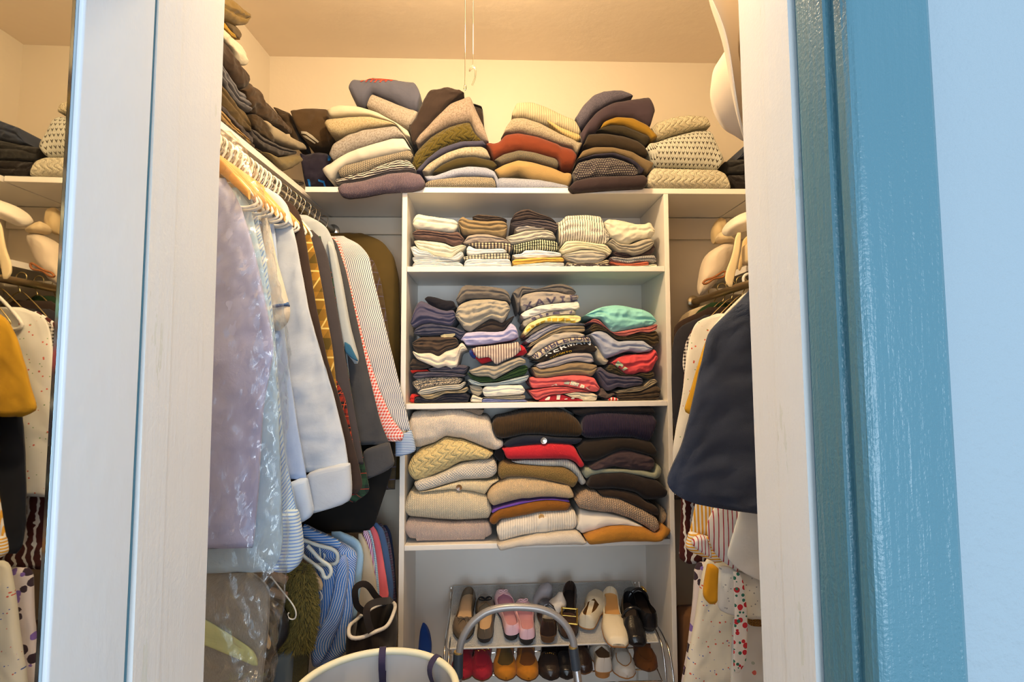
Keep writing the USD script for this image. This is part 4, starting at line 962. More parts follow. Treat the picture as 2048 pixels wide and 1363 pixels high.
sw('fluffy ivory and brown sweater squeezed under the shelf, third compartment', 'S1', '200,158 600,155 1000,155 1400,158 1530,172 1500,260 1420,280 1300,226 1100,168 900,165 600,197 400,182', '#b59c82', 'fur', Y=2.0, D=.2, **u3)
sw('ivory sweater overhanging the shelf at the foot of the middle pile, third compartment', 'S5', '190,1180 250,1188 500,1132 850,1052 1000,1047 1200,1012 1480,995 1560,1060 1650,1180 1600,1220 1200,1225 800,1230 500,1250 350,1290 220,1315', '#d0c2ae', 'wool', Y=1.935, D=.31, over=SH['c3'], **u3)
o = sw('ivory ribbed cardigan with a tan button in the middle pile, third compartment', 'S5', '180,900 250,830 400,790 700,732 870,692 1000,682 1370,662 1480,642 1500,870 1480,980 1200,1005 1000,1043 850,1045 600,1080 350,1150 230,1182 190,1060', '#d9ccb8', 'rib', Y=1.955, D=.29, rf=.05, name='folded_cardigan', cat='cardigan', **u3)
o = regroup(o)
button(o, 'S5', '908,752', .0100, plain('button_tan', (.62, .36, .12), .3, coat=.4), 'tan button')
print_on(o, 'button_band', 'S5', ['850,770 890,765 990,755 1005,1025 1000,1033 870,1038 855,900'], fabric('#d9ccb8', 'c3', 'jersey'), 'plain button placket')
sw('caramel brown wool sweater curled down at the left, middle pile of the third compartment', 'S5', '70,820 120,702 230,632 500,572 800,502 1000,480 1200,492 1380,522 1385,600 1330,660 1000,678 870,688 700,728 400,786 250,800 170,890 130,905 80,880', '#83501a', 'wool', Y=1.96, **u3)
sw('thin purple sweater, a violet line above the caramel one, third compartment', 'S5', '100,680 130,622 300,572 600,494 720,494 900,463 1100,457 1360,487 1365,520 1200,490 1000,477 800,498 500,569 230,629 120,700', '#6d46a0', 'wool', Y=1.968, **u3)
sw('beige ribbed sweater in the middle pile, third compartment', 'S5', '30,420 60,330 230,212 380,130 560,122 780,137 1000,182 1250,242 1370,262 1430,350 1440,470 1370,472 1100,452 900,457 720,487 600,487 300,566 140,605 60,540', '#c9ac84', Y=1.955, rf=.045, **u3)
sw('brown black tweed sweater with golden flecks, middle pile of the third compartment', 'S5', '205,50 215,-100 300,-125 530,-92 794,-66 1147,-55 1280,-50 1412,25 1510,120 1500,220 1430,310 1280,250 1000,178 780,133 560,120 380,125 250,180 210,130', '#5a4524', 'wool', 'melange:#9c7e48:420', Y=1.962, rf=.045, **u3)
sw('pale blue grey ribbed sweater hooked over the tweed one, third compartment', 'S2', '480,1115 700,1090 1100,1090 1500,1082 1650,1150 1740,1280 1850,1480 1830,1560 1750,1570 1690,1400 1560,1270 1420,1210 1100,1202 800,1177 600,1152', '#a6a6a0', 'rib', Y=1.972, **u3)
sw('bright red sweater with a drooping right sleeve, third compartment', 'S2', '310,890 400,857 700,832 950,802 1200,782 1400,787 1560,802 1650,850 1700,980 1780,1090 1820,1180 1800,1240 1740,1250 1680,1160 1560,1092 1400,1085 1100,1085 700,1087 430,1087 360,1040 370,960', '#bd2630', 'wool', Y=1.958, rf=.045, **u3)
o = sw('navy cardigan with a silvery button in the middle pile, third compartment', 'S2', '340,850 345,780 500,692 700,642 1000,642 1300,682 1780,692 1760,760 1640,810 1400,784 1200,780 950,800 700,830 450,855', '#16202e', 'wool', Y=1.965, name='folded_cardigan', cat='cardigan', **u3)
o = regroup(o)
button(o, 'S2', '1068,735', .0118, plain('button_silver', (.55, .52, .46), .25, metallic=.8), 'silvery button')
sw('dark brown rib knit sweater topping the middle pile, third compartment', 'S2', '120,430 170,330 400,290 600,232 900,180 1300,170 1500,202 1650,312 1750,400 1790,560 1770,680 1300,678 1000,638 700,640 500,688 340,720 200,690 150,600', '#3b2b1a', 'rib', Y=1.96, rf=.06, **u3)
sw('black sweater end in the gap between left and middle pile, third compartment', 'S2', '150,1000 200,900 345,860 360,1100 250,1130', '#1f1815', 'wool', Y=2.02, D=.2, **u3)
sw('camel wool sweater with a twisted right end, at the foot of the right sweater pile', 'S6', '240,1070 450,990 620,930 850,908 1200,933 1400,1042 1480,1000 1530,890 1640,970 1620,1050 1500,1160 1200,1175 900,1180 500,1215 330,1220 270,1160', '#b0762c', 'wool', Y=1.94, D=.3, over=SH['c3'], **u3)
sw('smooth white sweater second from the bottom of the right pile, third compartment', 'S6', '110,980 160,640 350,692 600,702 900,772 1190,910 1200,928 850,904 620,925 450,985 210,1060', '#ddd2c0', 'fleece', Y=1.965, **u3)
sw('pink beige marled knit sweater sagging to the right, third compartment', 'S6', '90,500 120,430 270,340 440,335 520,432 800,462 1000,562 1240,672 1440,782 1460,980 1370,1040 1280,960 1200,905 1000,800 700,702 350,682 150,622', '#b79c82', 'chunky', 'melange:#94795f:300', Y=1.955, rf=.05, **u3)
sw('beige knitted sleeve end curled at the right edge of the right pile, third compartment', 'S6', '1440,560 1530,620 1555,700 1550,820 1470,970 1462,800', '#ad916f', 'chunky', Y=1.99, D=.2, **u3)
sw('dark brown fine sweater sliding down over the marled one, third compartment', 'S6', '440,322 600,307 900,342 1100,392 1250,522 1440,600 1450,770 1240,670 1000,558 800,458 520,430', '#33261d', 'wool', Y=1.962, **u3)
sw('black wool sweater poking out at the right, third compartment', 'S6', '280,240 340,105 500,62 850,44 1100,92 1400,162 1500,230 1590,340 1570,450 1400,500 1240,512 1100,387 900,337 700,312 450,322 300,300', '#241c19', 'wool', Y=1.955, rf=.05, **u3)
sw('sage grey sweater, a curved band below the plum one, third compartment', 'S6', '195,40 230,-50 400,-30 700,-20 900,-10 1200,10 1380,50 1400,-90 1480,-100 1495,60 1470,160 1400,155 1100,87 850,40 500,58 350,97 280,160 230,120', '#8d8d76', 'wool', Y=1.972, **u3)
sw('plum grey jersey top with creases in the right pile, third compartment', 'S3', '360,1220 500,1130 750,1000 950,912 1060,912 1300,972 1560,1050 1560,1270 1400,1300 1200,1292 950,1242 800,1212 500,1290 400,1280', '#3f3133', 'jersey', Y=1.965, amp=.011, **u3)
sw('brownish black wool sweater in the right pile, third compartment', 'S3', '130,850 250,762 450,722 700,702 900,692 1200,702 1500,762 1590,850 1600,1060 1560,1048 1300,968 1060,908 950,908 750,997 500,1127 280,1140 220,1060 170,980', '#261e16', 'wool', Y=1.962, rf=.05, **u3)
sw('dark navy ribbed sweater high in the right pile, third compartment', 'S3', '230,700 225,450 230,300 330,252 600,217 900,232 1570,262 1600,400 1560,650 1480,780 1400,770 1200,698 900,688 450,716', '#281f31', 'rib', Y=1.958, rf=.06, **u3)
sw('black top pressed under the shelf on the right pile, third compartment', 'S3', '30,180 300,150 900,110 1500,110 1570,255 900,230 600,215 330,250 230,290 100,260', '#1c161d', 'wool', Y=1.975, **u3)

# ---------------------------------------------------------------- hanging clothes
def rodL(Y): return -0.6605 + 0.0805 * (Y - 2.1)
def rodR(Y): return 0.893 - 0.02 * (Y - 2.0)
ROD_L = zat(668, 461, 2.27)
ROD_R = zat(1500, 570, 1.83)
steel = plain('steel_tube', (.62, .60, .56), .28, 1.0)
brassy = plain('rail_brass', (.55, .47, .33), .35, 1.0)
ow = plain('wire_white', (.78, .77, .73), .35)

PLUMB = False            # True: the cloth's pattern hangs plumb; False: it follows the traced edge
def sweep_z(z, xl_, xr_, Y, th, amp, seed, M=44, p=0.55, flare=1.0, lean_y=0.0):
    """Closed surface of a hanging cloth: level oval sections stacked along z, with hanging folds."""
    n = len(z)
    a = np.linspace(0, 2 * np.pi, M, endpoint=False)
    ca, sa = np.cos(a), np.sin(a)
    cx = np.sign(ca) * np.abs(ca) ** p
    sy = np.sign(sa) * np.abs(sa) ** 0.75
    c, hw = (xl_ + xr_) / 2, np.maximum((xr_ - xl_) / 2, .002)
    down = np.clip((z.max() - z) / max(z.max() - z.min(), 1e-6), 0, 1)
    t = th * (0.55 + 0.45 * np.sqrt(np.clip(down * 5, 0, 1))) * (1 + (flare - 1) * down)
    t = np.minimum(t, hw * 1.2 + .002)
    d = np.minimum(z - z.min(), z.max() - z)
    e = np.clip(d / .006, 0.15, 1) ** .5
    X = c[:, None] + hw[:, None] * cx[None]
    Yv = Y + (t * e)[:, None] * sy[None] + lean_y * down[:, None]
    Z = np.repeat(z[:, None], M, 1)
    f = .6 * wrinkle(X * 11 + Z * 1.6, Z * 1.7, seed) + .55 * wrinkle(X * 27 + Z * 3.0, Z * 2.6, seed + 2) - .57
    f2 = wrinkle(X * 24 - Z * 7, Z * 10, seed + 4) - .5
    A = amp * (0.35 + 0.65 * down)[:, None]
    Yv = Yv + (A * f + amp * .5 * f2) * np.abs(sy)[None] ** .5
    r = np.stack([X, Yv, Z], -1)
    m = loft(r)
    arc = np.cumsum(np.linalg.norm(np.diff(np.concatenate([r[:, :1], r], 1), axis=1), axis=2), 1)
    uv = np.stack([X if PLUMB else arc, Z], -1).reshape(-1, 2)
    uv = np.vstack([uv, uv[:1], uv[-1:]])
    return m, uv

def _rows(w, n=None):
    zz = w[:, [0, 2]]
    n = n or int(np.clip((zz[:, 1].max() - zz[:, 1].min()) / .012, 16, 84))
    z, lo, hi = slices(zz, n, 1)
    return z, lo, hi

def cloth(name, label, category, frame, poly, Y, hexc, fab='jersey', pat=None, th=.02, amp=.010, parent=None, group=None, zone=None, p=.55, mat=None, flare=1.0, trans=0.0, lean_y=0.0):
    """A hanging piece with its whole outline traced, at its real depth Y."""
    w = at(px(frame, poly), Y)
    z, lo, hi = _rows(w)
    m, uv = sweep_z(z, lo, hi, Y, th, amp, hash_str(label or name + poly) % 991, p=p, flare=flare, lean_y=lean_y)
    o = obj(name, m, mat or fabric(hexc, zone or ZONE, fab, pat, trans=trans), parent, True, uv)
    if parent is None:
        tag(o, label, category, group)
    elif label:
        tag(o, label)
    return o

def hung(name, label, category, frame, edge, Y, hexc, fab='jersey', pat=None, side=1, th=.0135, amp=.016, group=None, zone=None, half=.235, parent=None, mat=None, flare=1.0, lean_y=0.0):
    """A garment on a hanger: its edge towards the middle of the closet is traced from the neck to the hem; the other side follows the hanger's symmetry."""
    w = at(px(frame, edge), Y)
    xc = rodL(Y) if side > 0 else rodR(Y)
    other = xc - side * np.minimum(np.maximum((w[:, 0] - xc) * side, .03), half)
    # the hem's points that step back would fold the outline over: keep the lowest as the hem line
    poly = np.concatenate([w, np.stack([other, w[:, 1], w[:, 2]], 1)[::-1]])
    z, lo, hi = _rows(poly)
    m, uv = sweep_z(z, lo, hi, Y, th, amp, hash_str(label or name + edge) % 991, flare=flare, lean_y=lean_y)
    o = obj(name, m, mat or fabric(hexc, zone or ZONE, fab, pat), parent, True, uv)
    if parent is None:
        tag(o, label, category, group)
    elif label:
        tag(o, label)
    return o

def rail(name, label, p0, p1, r=.014, mat=steel):
    o = thing(name, label, 'clothes rail')
    p0, p1 = np.array(p0), np.array(p1)
    obj('tube', tube(np.linspace(p0, p1, 6), r, 18), mat, o, 40)
    for p, s in ((p0, 1), (p1, -1)):
        u = (p1 - p0) / np.linalg.norm(p1 - p0) * s
        obj('flange', tube([p + u * .001, p + u * .006, p + u * .014], [r * 2.0, r * 2.0, r * 1.25], 20), mat, o, 40)
    return o
rail('clothes_rail', 'steel clothes rail under the left shelf, full of shirts', (rodL(.775), .775, ROD_L), (rodL(2.277), 2.277, ROD_L))
rail('clothes_rail', 'steel clothes rail under the narrow board on the right', (rodR(.775), .775, ROD_R), (rodR(2.277), 2.277, ROD_R), mat=brassy)
ROD_LL = CZ - .40
rail('clothes_rail', 'lower steel clothes rail on the left, hidden behind the shirts', (rodL(.775), .775, ROD_LL), (rodL(2.277), 2.277, ROD_LL))

# hangers: origin at the rail's axis, arms along x
def hook_path(r=.0185, drop=.075):
    a = np.linspace(math.radians(-35), math.radians(205), 16)
    top = np.stack([r * np.cos(a), 0 * a, r * np.sin(a)], 1)[::-1]
    return np.vstack([top, [[r * .82, 0, -.020], [.004, 0, -.040], [0, 0, -.052], [0, 0, -drop]]])
woodm = wood_mat('hanger_wood', (.62, .33, .10), (.78, .46, .18))
woodl = wood_mat('hanger_wood_pale', (.60, .42, .22), (.74, .56, .34))
def wood_hanger(label, loc, rotz, group, mat=woodm):
    t = thing('wooden_hanger', label, 'clothes hanger', loc, rotz, group)
    obj('hook', tube(hook_path(), .0017, 8), steel, t, 40)
    s = np.linspace(-.125, .125, 27)
    zt = -.030 - .125 * (np.abs(s) / .125) ** 1.15
    hgt = .050 - .024 * (np.abs(s) / .125)
    rings = []
    for x, z, h in zip(s, zt, hgt):
        a = np.linspace(0, 2 * np.pi, 14, endpoint=False)
        rings.append(np.stack([np.full(14, x), .0065 * np.sign(np.cos(a)) * np.abs(np.cos(a)) ** .6 - .01 * (np.abs(x) / .125) ** 2, z - h / 2 + h / 2 * np.sign(np.sin(a)) * np.abs(np.sin(a)) ** .7], 1))
    obj('arms', loft(rings), mat, t, 40)
    return t
def plastic_hanger(label, loc, rotz, group, mat=None, name='plastic_hanger', r=.0042):
    t = thing(name, label, 'clothes hanger', loc, rotz, group)
    obj('hook', tube(hook_path(drop=.053), r * .85, 10), mat or ow, t, 40)
    P = spline([(0, 0, -.050), (.03, 0, -.068), (.075, 0, -.110), (.12, 0, -.160), (.128, 0, -.178), (.118, 0, -.186), (.06, 0, -.186), (0, 0, -.186), (-.06, 0, -.186), (-.118, 0, -.186), (-.128, 0, -.178), (-.12, 0, -.160), (-.075, 0, -.110), (-.03, 0, -.068)], 70, True)
    obj('frame', tube(P, r, 10, True), mat or ow, t, 40)
    return t
def row_of(make, ys, rod, z, label, group, rot=0.0, **k):
    rng = random.Random(len(group) + len(ys))
    first = None
    for y in ys:
        loc, rz = (rod(y), y, z), rot + rng.uniform(-.05, .05)
        if first is None:
            first = make(label, loc, rz, group, **k)
            first_loc = loc
        else:
            dup(first, loc, rz)
yw = [1.37, 1.405, 1.435, 1.462, 1.49, 1.515, 1.545, 1.572, 1.60, 1.63, 1.655, 1.682, 1.71]
row_of(wood_hanger, yw, rodL, ROD_L + .0157, 'orange brown wooden hanger on the left rail, above the shirts', 'wooden hangers on the left rail')
yp = [1.388, 1.42, 1.448, 1.476, 1.503, 1.53, 1.558, 1.586, 1.615, 1.642, 1.668, 1.695, 1.735, 1.76]
row_of(plastic_hanger, yp, rodL, ROD_L + .0157, 'white plastic hanger between the wooden ones on the left rail', 'white plastic hangers on the left rail')
wirem = plain('hanger_wire', (.60, .56, .48), .3, 1.0)
row_of(lambda *a, **k: plastic_hanger(*a, mat=wirem, name='wire_hanger', r=.0019, **k), [1.81, 1.835, 1.88, 1.915, 1.95, 2.0, 2.05, 2.09, 2.17], rodL, ROD_L + .0165, 'thin wire hanger at the far end of the left rail', 'wire hangers on the left rail')
row_of(plastic_hanger, [1.50, 1.60, 1.72, 1.80], rodR, ROD_R + .0157, 'white plastic hanger on the right rail', 'white plastic hangers on the right rail', mat=ow, r=.0055)
brw = plain('hanger_wire_brass', (.62, .50, .24), .3, 1.0)
row_of(lambda *a, **k: plastic_hanger(*a, mat=brw, name='wire_hanger', r=.0019, **k), [1.20, 1.22, 1.245, 1.27, 1.29, 1.315, 1.345, 1.38, 1.41, 1.44, 1.55, 1.66, 1.76, 1.85, 1.93, 2.0, 2.08], rodR, ROD_R + .0165, 'wire hanger on the right rail', 'wire hangers on the right rail')

# shirts on the left rail, from the camera backwards
ZONE = 'lh'
def sh_(label, edge, Y, hexc, pat=None, fab='jersey', frame='P', cat_='shirt', name='hanging_shirt', **k):
    return hung(name, label, cat_, frame, edge, Y, hexc, fab, pat, group='shirts on the left rail', **k)
sh_('lavender dress shirt inside the clear dry-cleaning film, nearest on the left rail', '445,352 462,375 480,410 500,470 522,560 538,640 548,690 545,720 530,790 522,870 518,960 510,1040 504,1098', 1.37, '#b3b8ec', amp=.022, th=.018)
sh_('pale blue shirt whose hem shows below the lavender one', '470,372 500,410 520,500 545,650 556,800 562,960 566,1080 560,1115 545,1141 500,1146', 1.425, '#b5cdee', amp=.014)
o = sh_('light blue and white striped shirt with a wide cuff hanging at the front left', '485,372 510,410 530,500 545,620 556,760 572,920 595,1030', 1.465, '#c9d7ec', 'vs:#7f9fd0:0.0085:0.4')
o = regroup(o)
cloth('cuff', 'cuff with level stripes', None, 'P', '545,1025 595,1018 604,1060 608,1108 596,1138 566,1144 536,1130 530,1090', 1.455, '#c9d7ec', 'jersey', 'hs:#7f9fd0:0.0085:0.4', parent=o, th=.024, amp=.004)
sh_('navy and red plaid shirt squeezed behind the plastic film', '500,398 516,410 523,440 525,520 527,700 530,900', 1.487, '#4b4650', 'plaid:#a09184:#a04040:0.05', th=.007, amp=.006)
o = sh_('white short-sleeved shirt with a blue trimmed sleeve', '505,362 520,375 530,420 540,520 546,620 552,760 560,900 566,1000', 1.51, '#d2c9ba')
o = regroup(o)
cloth('sleeve', None, None, 'P', '522,395 534,430 552,520 576,606 580,622 572,650 552,662 543,640 535,560 526,470', 1.505, '#d2c9ba', parent=o, th=.024, amp=.004)
cloth('sleeve_trim', 'blue sleeve trim', None, 'P', '541,613 577,604 578,612 543,622', 1.4995, '#3f5f8f', parent=o, th=.024, amp=0)
o = sh_('light sky blue shirt with a plain white-edged cuff at the end of its long sleeve', '520,372 540,400 552,480 562,600 578,740 596,860 614,960', 1.545, '#aebfdb')
o = regroup(o)
cloth('cuff', None, None, 'P', '566,965 614,955 622,995 629,1032 608,1042 585,1052 572,1010', 1.54, '#bccadf', parent=o, th=.022, amp=.003)
o = sh_('large pale grey blue shirt with a long straight sleeve', '522,372 552,384 574,410 590,470 603,540 618,620 640,700 668,790 690,880 700,945', 1.60, '#bfc4c8', amp=.026)
o = regroup(o)
cloth('cuff', None, None, 'P', '612,940 700,925 704,965 703,1004 690,1010 655,1016 618,1026 612,990', 1.592, '#bfc4c8', parent=o, th=.024, amp=.005)
cloth('shoulder_yoke', None, None, 'P', '528,380 553,384 574,408 586,452 560,446 536,430', 1.588, '#c4c8cb', parent=o, th=.020, amp=.004)
sh_('dark brown overshirt behind the pale blue shirt', '552,393 590,408 604,440 612,480 630,600 655,720 690,830 716,920 727,975 706,990', 1.66, '#3d2f28')
sh_('mustard and tan plaid shirt, a slim strip behind the brown overshirt', '600,440 618,460 632,510 644,570 657,650 665,690 672,760 682,830', 1.70, '#a8772a', 'plaid:#5d4a1e:#e3c06a:0.09', 'jersey', th=.010, amp=.008)
sh_('red and black plaid flannel shirt hem behind the brown overshirt', '612,462 628,520 645,640 668,752 690,790 704,870 716,950 720,985 700,992', 1.725, '#2b2528', 'plaid:#a33527:#d9542f:0.036', th=.007, amp=.006)
sh_('charcoal grey work shirt, narrow between plaid and denim', '618,458 640,472 655,510 668,580 684,670 700,770 716,860 728,930', 1.75, '#4a4342', th=.007, amp=.006)
sh_('dark green tartan shirt hem, left rail', '640,470 668,560 690,700 712,840 732,940 741,984 722,996 700,1006', 1.775, '#1f2c28', 'plaid:#2c4a35:#8f3a30:0.05', th=.008, amp=.006)
o = sh_('washed light blue denim shirt with its sleeve rolled open', '598,428 630,436 655,455 668,485 678,540 688,620 694,700 702,790', 1.80, '#b2b5b2')
o = regroup(o)
cloth('sleeve', None, None, 'P', '655,482 669,490 684,560 700,650 719,722 712,728 688,700 672,600', 1.788, '#adb1ae', parent=o, th=.018, amp=.004)
cloth('sleeve_lining', 'dark blue inside of the rolled sleeve', None, 'P', '689,684 700,688 717,722 706,718 690,704', 1.765, '#2f5f7a', parent=o, th=.006, amp=0)
o = sh_('dark grey chambray shirt with a long stitched cuff', '640,458 672,480 692,540 712,630 736,740 760,840 780,890', 1.835, '#464545')
o = regroup(o)
cloth('cuff', None, None, 'P', '726,897 779,884 791,930 776,940 750,952 728,957', 1.828, '#4a4949', parent=o, th=.018, amp=.003)
sh_('red and white gingham shirt on the left rail', '662,470 682,486 694,540 708,600 730,690 757,775 785,838 812,872 800,882 778,884', 1.875, '#ead9cf', 'gingham:#d8432e:0.0105')
o = sh_('white shirt with navy pinstripes and a cuff reaching the shelves', '676,470 715,484 738,510 748,560 768,640 795,750 815,830 822,862', 1.915, '#dcd6c8', 'vs:#5c6478:0.0070:0.35')
o = regroup(o)
cloth('cuff', 'cuff with level stripes', None, 'P', '791,872 823,860 829,880 833,904 812,909 791,912', 1.912, '#c5d2e2', 'jersey', 'hs:#5c73a0:0.0056:0.4', parent=o, th=.017, amp=.002)
g_ = dict(group='garment bags on the left rail')
o = hung('garment_bag', 'long black garment bag whose squared bottom shows below the shirts', 'garment bag', 'P', '690,500 735,560 765,680 782,800 790,900 782,950 765,1000 748,1054 722,1066 660,1055 600,1038', 1.955, '#1d1716', 'jersey', None, th=.012, amp=.008, **g_)
hung('garment_bag', 'brown garment bag with a checked jacket inside, on the left rail', 'garment bag', 'P', '680,486 720,498 748,520 762,560 775,640 788,780 794,900 790,980', 2.03, '#4b3a26', 'jersey', 'plaid:#55452f:#5d5566:0.045', th=.022, **g_)
hung('garment_bag', 'olive brown garment bag with rounded shoulders, last on the left rail', 'garment bag', 'P', '640,468 690,464 735,468 765,482 788,512 799,560 801,700 801,850 800,960', 2.13, '#57441f', 'jersey', None, th=.030, **g_)

# the clear film over the nearest shirts: a crumpled, glossy, see-through sheet
g = G()
geo = g('geometry', 'position')
v_ = g('mapping', 'vector', vector=geo, scale=(1.0, 1.0, 0.5))
n2 = g('noise_texture', 'fac', vector=v_, scale=45.0, detail=4.0, roughness=0.6, distortion=1.0)
bm = g('bump', 'normal', height=n2, strength=.6, distance=.004)
gl = g('glossy_bsdf', 'BSDF', color=(.95, .97, 1.0), roughness=.07, normal=bm)
tr = g('transparent_bsdf', 'BSDF', color=(.975, .98, .985))
fr = g('fresnel', 'fac', IOR=1.30)
film = g.done('clear_film', g('mix_closure', 'closure', fac=g.m('minimum', g.m('add', g.m('multiply', fr, .9), 0.085), .34), closure1=tr, closure2=gl))
w = at(px('P', '430,240 462,276 486,320 502,372 512,440 528,530 545,610 556,690 552,790 548,900 552,1000 552,1110 546,1200 534,1290 522,1400'), 1.33)
other = rodL(1.33) - np.minimum(w[:, 0] - rodL(1.33), .25)
z, lo, hi = _rows(np.concatenate([w, np.stack([other, w[:, 1], w[:, 2]], 1)[::-1]]), 240)
m, uv = sweep_z(z, lo, hi, 1.395, .048, .010, 77, M=200, p=.9)
v = m.vertices
nn_ = np.array(m.vertex_normals)
cr = .013 * (wrinkle(v[:, 0] * 15 + v[:, 2] * 6, v[:, 2] * 7 + v[:, 1] * 10, 31) - .5) + .007 * (wrinkle(v[:, 0] * 38 - v[:, 2] * 18, v[:, 2] * 24 + v[:, 1] * 30, 37) - .5) + .003 * (wrinkle(v[:, 0] * 80 + v[:, 2] * 30, v[:, 2] * 60, 41) - .5)
m = trimesh.Trimesh(v + nn_ * cr[:, None], m.faces, process=False)
m.vertices[:, 0] = np.where(m.vertices[:, 0] > rodL(1.33), m.vertices[:, 0], np.maximum(m.vertices[:, 0], -.99))
o = obj('dry_cleaning_film', m, film, None, True, uv)
tag(o, 'clear crumpled dry-cleaning film over the nearest shirts, hanging far down', 'plastic film')

def fur_on(parent, name, n, length, hexc, seed, zmin=-9.0):
    body = [c for c in parent.GetChildren() if c.GetName() == 'body'][0]
    v = np.array(body.GetAttribute('points').Get(), float); f = np.array(body.GetAttribute('faceVertexIndices').Get()).reshape(-1, 3)
    t = trimesh.Trimesh(v, f, process=False)
    keep = (t.face_normals[:, 1] < .35) & (t.triangles_center[:, 2] > zmin)
    rng = np.random.default_rng(seed)
    ar = t.area_faces * keep
    fi = rng.choice(len(f), n, p=ar / ar.sum())
    r1, r2 = rng.random(n), rng.random(n); q = np.sqrt(r1)
    a, b, c = (v[f[fi, k]] for k in range(3))
    p = a * (1 - q)[:, None] + b * (q * (1 - r2))[:, None] + c * (q * r2)[:, None]
    nrm = t.face_normals[fi]
    lean_ = rng.normal(0, .35, (n, 3)) + [0, 0, -.9]
    L = length * rng.uniform(.6, 1.2, n)[:, None]
    pts = np.stack([p - nrm * .001, p + (nrm * .55 + lean_ * .15) * L, p + (nrm * .75 + lean_ * .55) * L], 1)
    cu = UsdGeom.BasisCurves.Define(stage, path_for(name, parent))
    cu.CreateTypeAttr('linear')
    cu.CreatePointsAttr(Vt.Vec3fArray.FromNumpy(pts.reshape(-1, 3).astype(np.float32)))
    cu.CreateCurveVertexCountsAttr(Vt.IntArray.FromNumpy(np.full(n, 3, np.int32)))
    cu.CreateWidthsAttr(Vt.FloatArray.FromNumpy(np.tile(np.array([.0016, .0012, .0003], np.float32), n)))
    cu.SetWidthsInterpolation('vertex')
    UsdShade.MaterialBindingAPI.Apply(cu.GetPrim()).Bind(plain('fur_' + hexc.strip('#'), alb(hexc, 'low'), .8, spec=.2))
    tag(cu, kind='stuff')

# clothes on the lower left rail
ZONE = 'low'
lo_ = dict(group='clothes on the lower left rail')
cloth('hanging_coat', 'pale blue grey fleece coat seen through the plastic film at the lower left', 'coat', 'P', '330,1130 420,1120 500,1140 540,1175 536,1260 524,1363 515,1480 330,1480', 1.48, '#ccdbe2', 'fur', None, th=.03, **lo_)
o = cloth('hanging_scarf', 'lime yellow scarf across the pale blue grey coat, behind the film', 'scarf', 'P', '330,1205 412,1238 470,1275 512,1302 516,1330 480,1318 410,1288 330,1260', 1.445, '#c4cf98', 'jersey', None, th=.006, amp=.003)
cloth('hanging_coat', 'black coat behind the wooden clip hanger, lower left', 'coat', 'K7', '60,470 180,430 300,400 330,800 260,1050 200,1400 40,1400 40,700', 1.70, '#0f0d10', 'jersey', None, th=.02, **lo_)
cloth('hanging_jacket', 'shiny black leather jacket at the lower left', 'jacket', 'K7', '-40,720 60,680 170,700 225,800 246,880 240,1010 185,1078 110,1095 60,1300 20,1400 -60,1400', 1.56, '#111217', mat=plain('black_leather', (.012, .013, .017), .32, spec=.6, bump=.001, scale=90.), amp=.014, th=.022, **lo_)
o = cloth('hanging_coat', 'olive green furry coat with a grey panel, lower left rail', 'coat', 'K7', '200,520 300,400 370,372 425,405 448,560 470,800 432,940 418,1100 400,1300 380,1450 110,1450 105,1110 235,1050 300,800', 1.64, '#5b5430', 'fur', None, th=.024, amp=.012, **lo_)
o = regroup(o)
fur_on(o, 'fur', 5200, .016, '#6a6238', 11, zmin=zat(620, 1300, 1.63))
cloth('lower_panel', 'plain grey panel', None, 'K7', '106,1115 298,1082 290,1250 280,1450 100,1450', 1.628, '#4f585d', parent=o, th=.026, amp=.004)
blue = ('#4d79b8', 'vs:#dce4f0:0.0078:0.22')
o = cloth('hanging_shirt', 'royal blue shirt with white pinstripes on the lower left rail', 'shirt', 'K7', '345,110 372,34 460,80 640,150 760,225 832,262 806,420 792,700 758,1080 640,1180 470,1235 432,1180 432,900 460,700 455,400 380,300', 1.80, blue[0], 'jersey', blue[1], th=.022, amp=.012, **lo_)
o = regroup(o)
cloth('sleeve', None, None, 'K7', '660,330 705,290 742,320 748,500 700,800 600,1060 520,1210 470,1232 425,1110 465,960 560,830 620,600', 1.772, blue[0], 'jersey', blue[1], parent=o, th=.018, amp=.008)
cloth('collar', None, None, 'K7', '340,120 375,32 462,88 640,150 700,192 660,240 560,190 440,150 425,200', 1.772, blue[0], 'jersey', 'hs:#dce4f0:0.0078:0.22', parent=o, th=.012, amp=.004)
cloth('hanging_shirt', 'plain light blue shirt behind the royal blue pinstriped one', 'shirt', 'K7', '600,92 740,105 850,175 878,300 850,560 815,830 780,850 700,830 640,400', 1.86, '#8fb2e2', th=.014, **lo_)
cloth('hanging_trousers', 'beige linen trousers on the lower left rail', 'trousers', 'K7', '830,110 870,120 905,200 945,330 985,560 1000,760 900,800 820,700', 1.905, '#a89f8e', th=.012, **lo_)
cloth('hanging_shirt', 'magenta and white striped shirt, narrow, lower left rail', 'shirt', 'K7', '870,85 915,88 945,200 962,330 985,560 985,700 900,700', 1.93, '#d9c7dd', 'jersey', 'vs:#8a3f88:0.007:0.45', th=.008, **lo_)
cloth('hanging_shirt', 'pale blue checked shirt, narrow, lower left rail', 'shirt', 'K7', '900,80 940,84 965,200 985,330 1006,560 1010,720 920,720', 1.95, '#b9cde0', 'jersey', 'gingham:#5f86b4:0.006', th=.006, **lo_)
cloth('hanging_shirt', 'coral red shirt on the lower left rail', 'shirt', 'K7', '920,40 965,46 1000,120 1030,260 1066,480 1095,680 1010,700 930,600', 1.975, '#d9646c', th=.010, **lo_)
cloth('hanging_shirt', 'denim blue shirt behind the coral one, lower left rail', 'shirt', 'K7', '950,18 990,24 1040,60 1085,250 1130,560 1120,700 1000,700', 2.01, '#40587e', th=.010, **lo_)
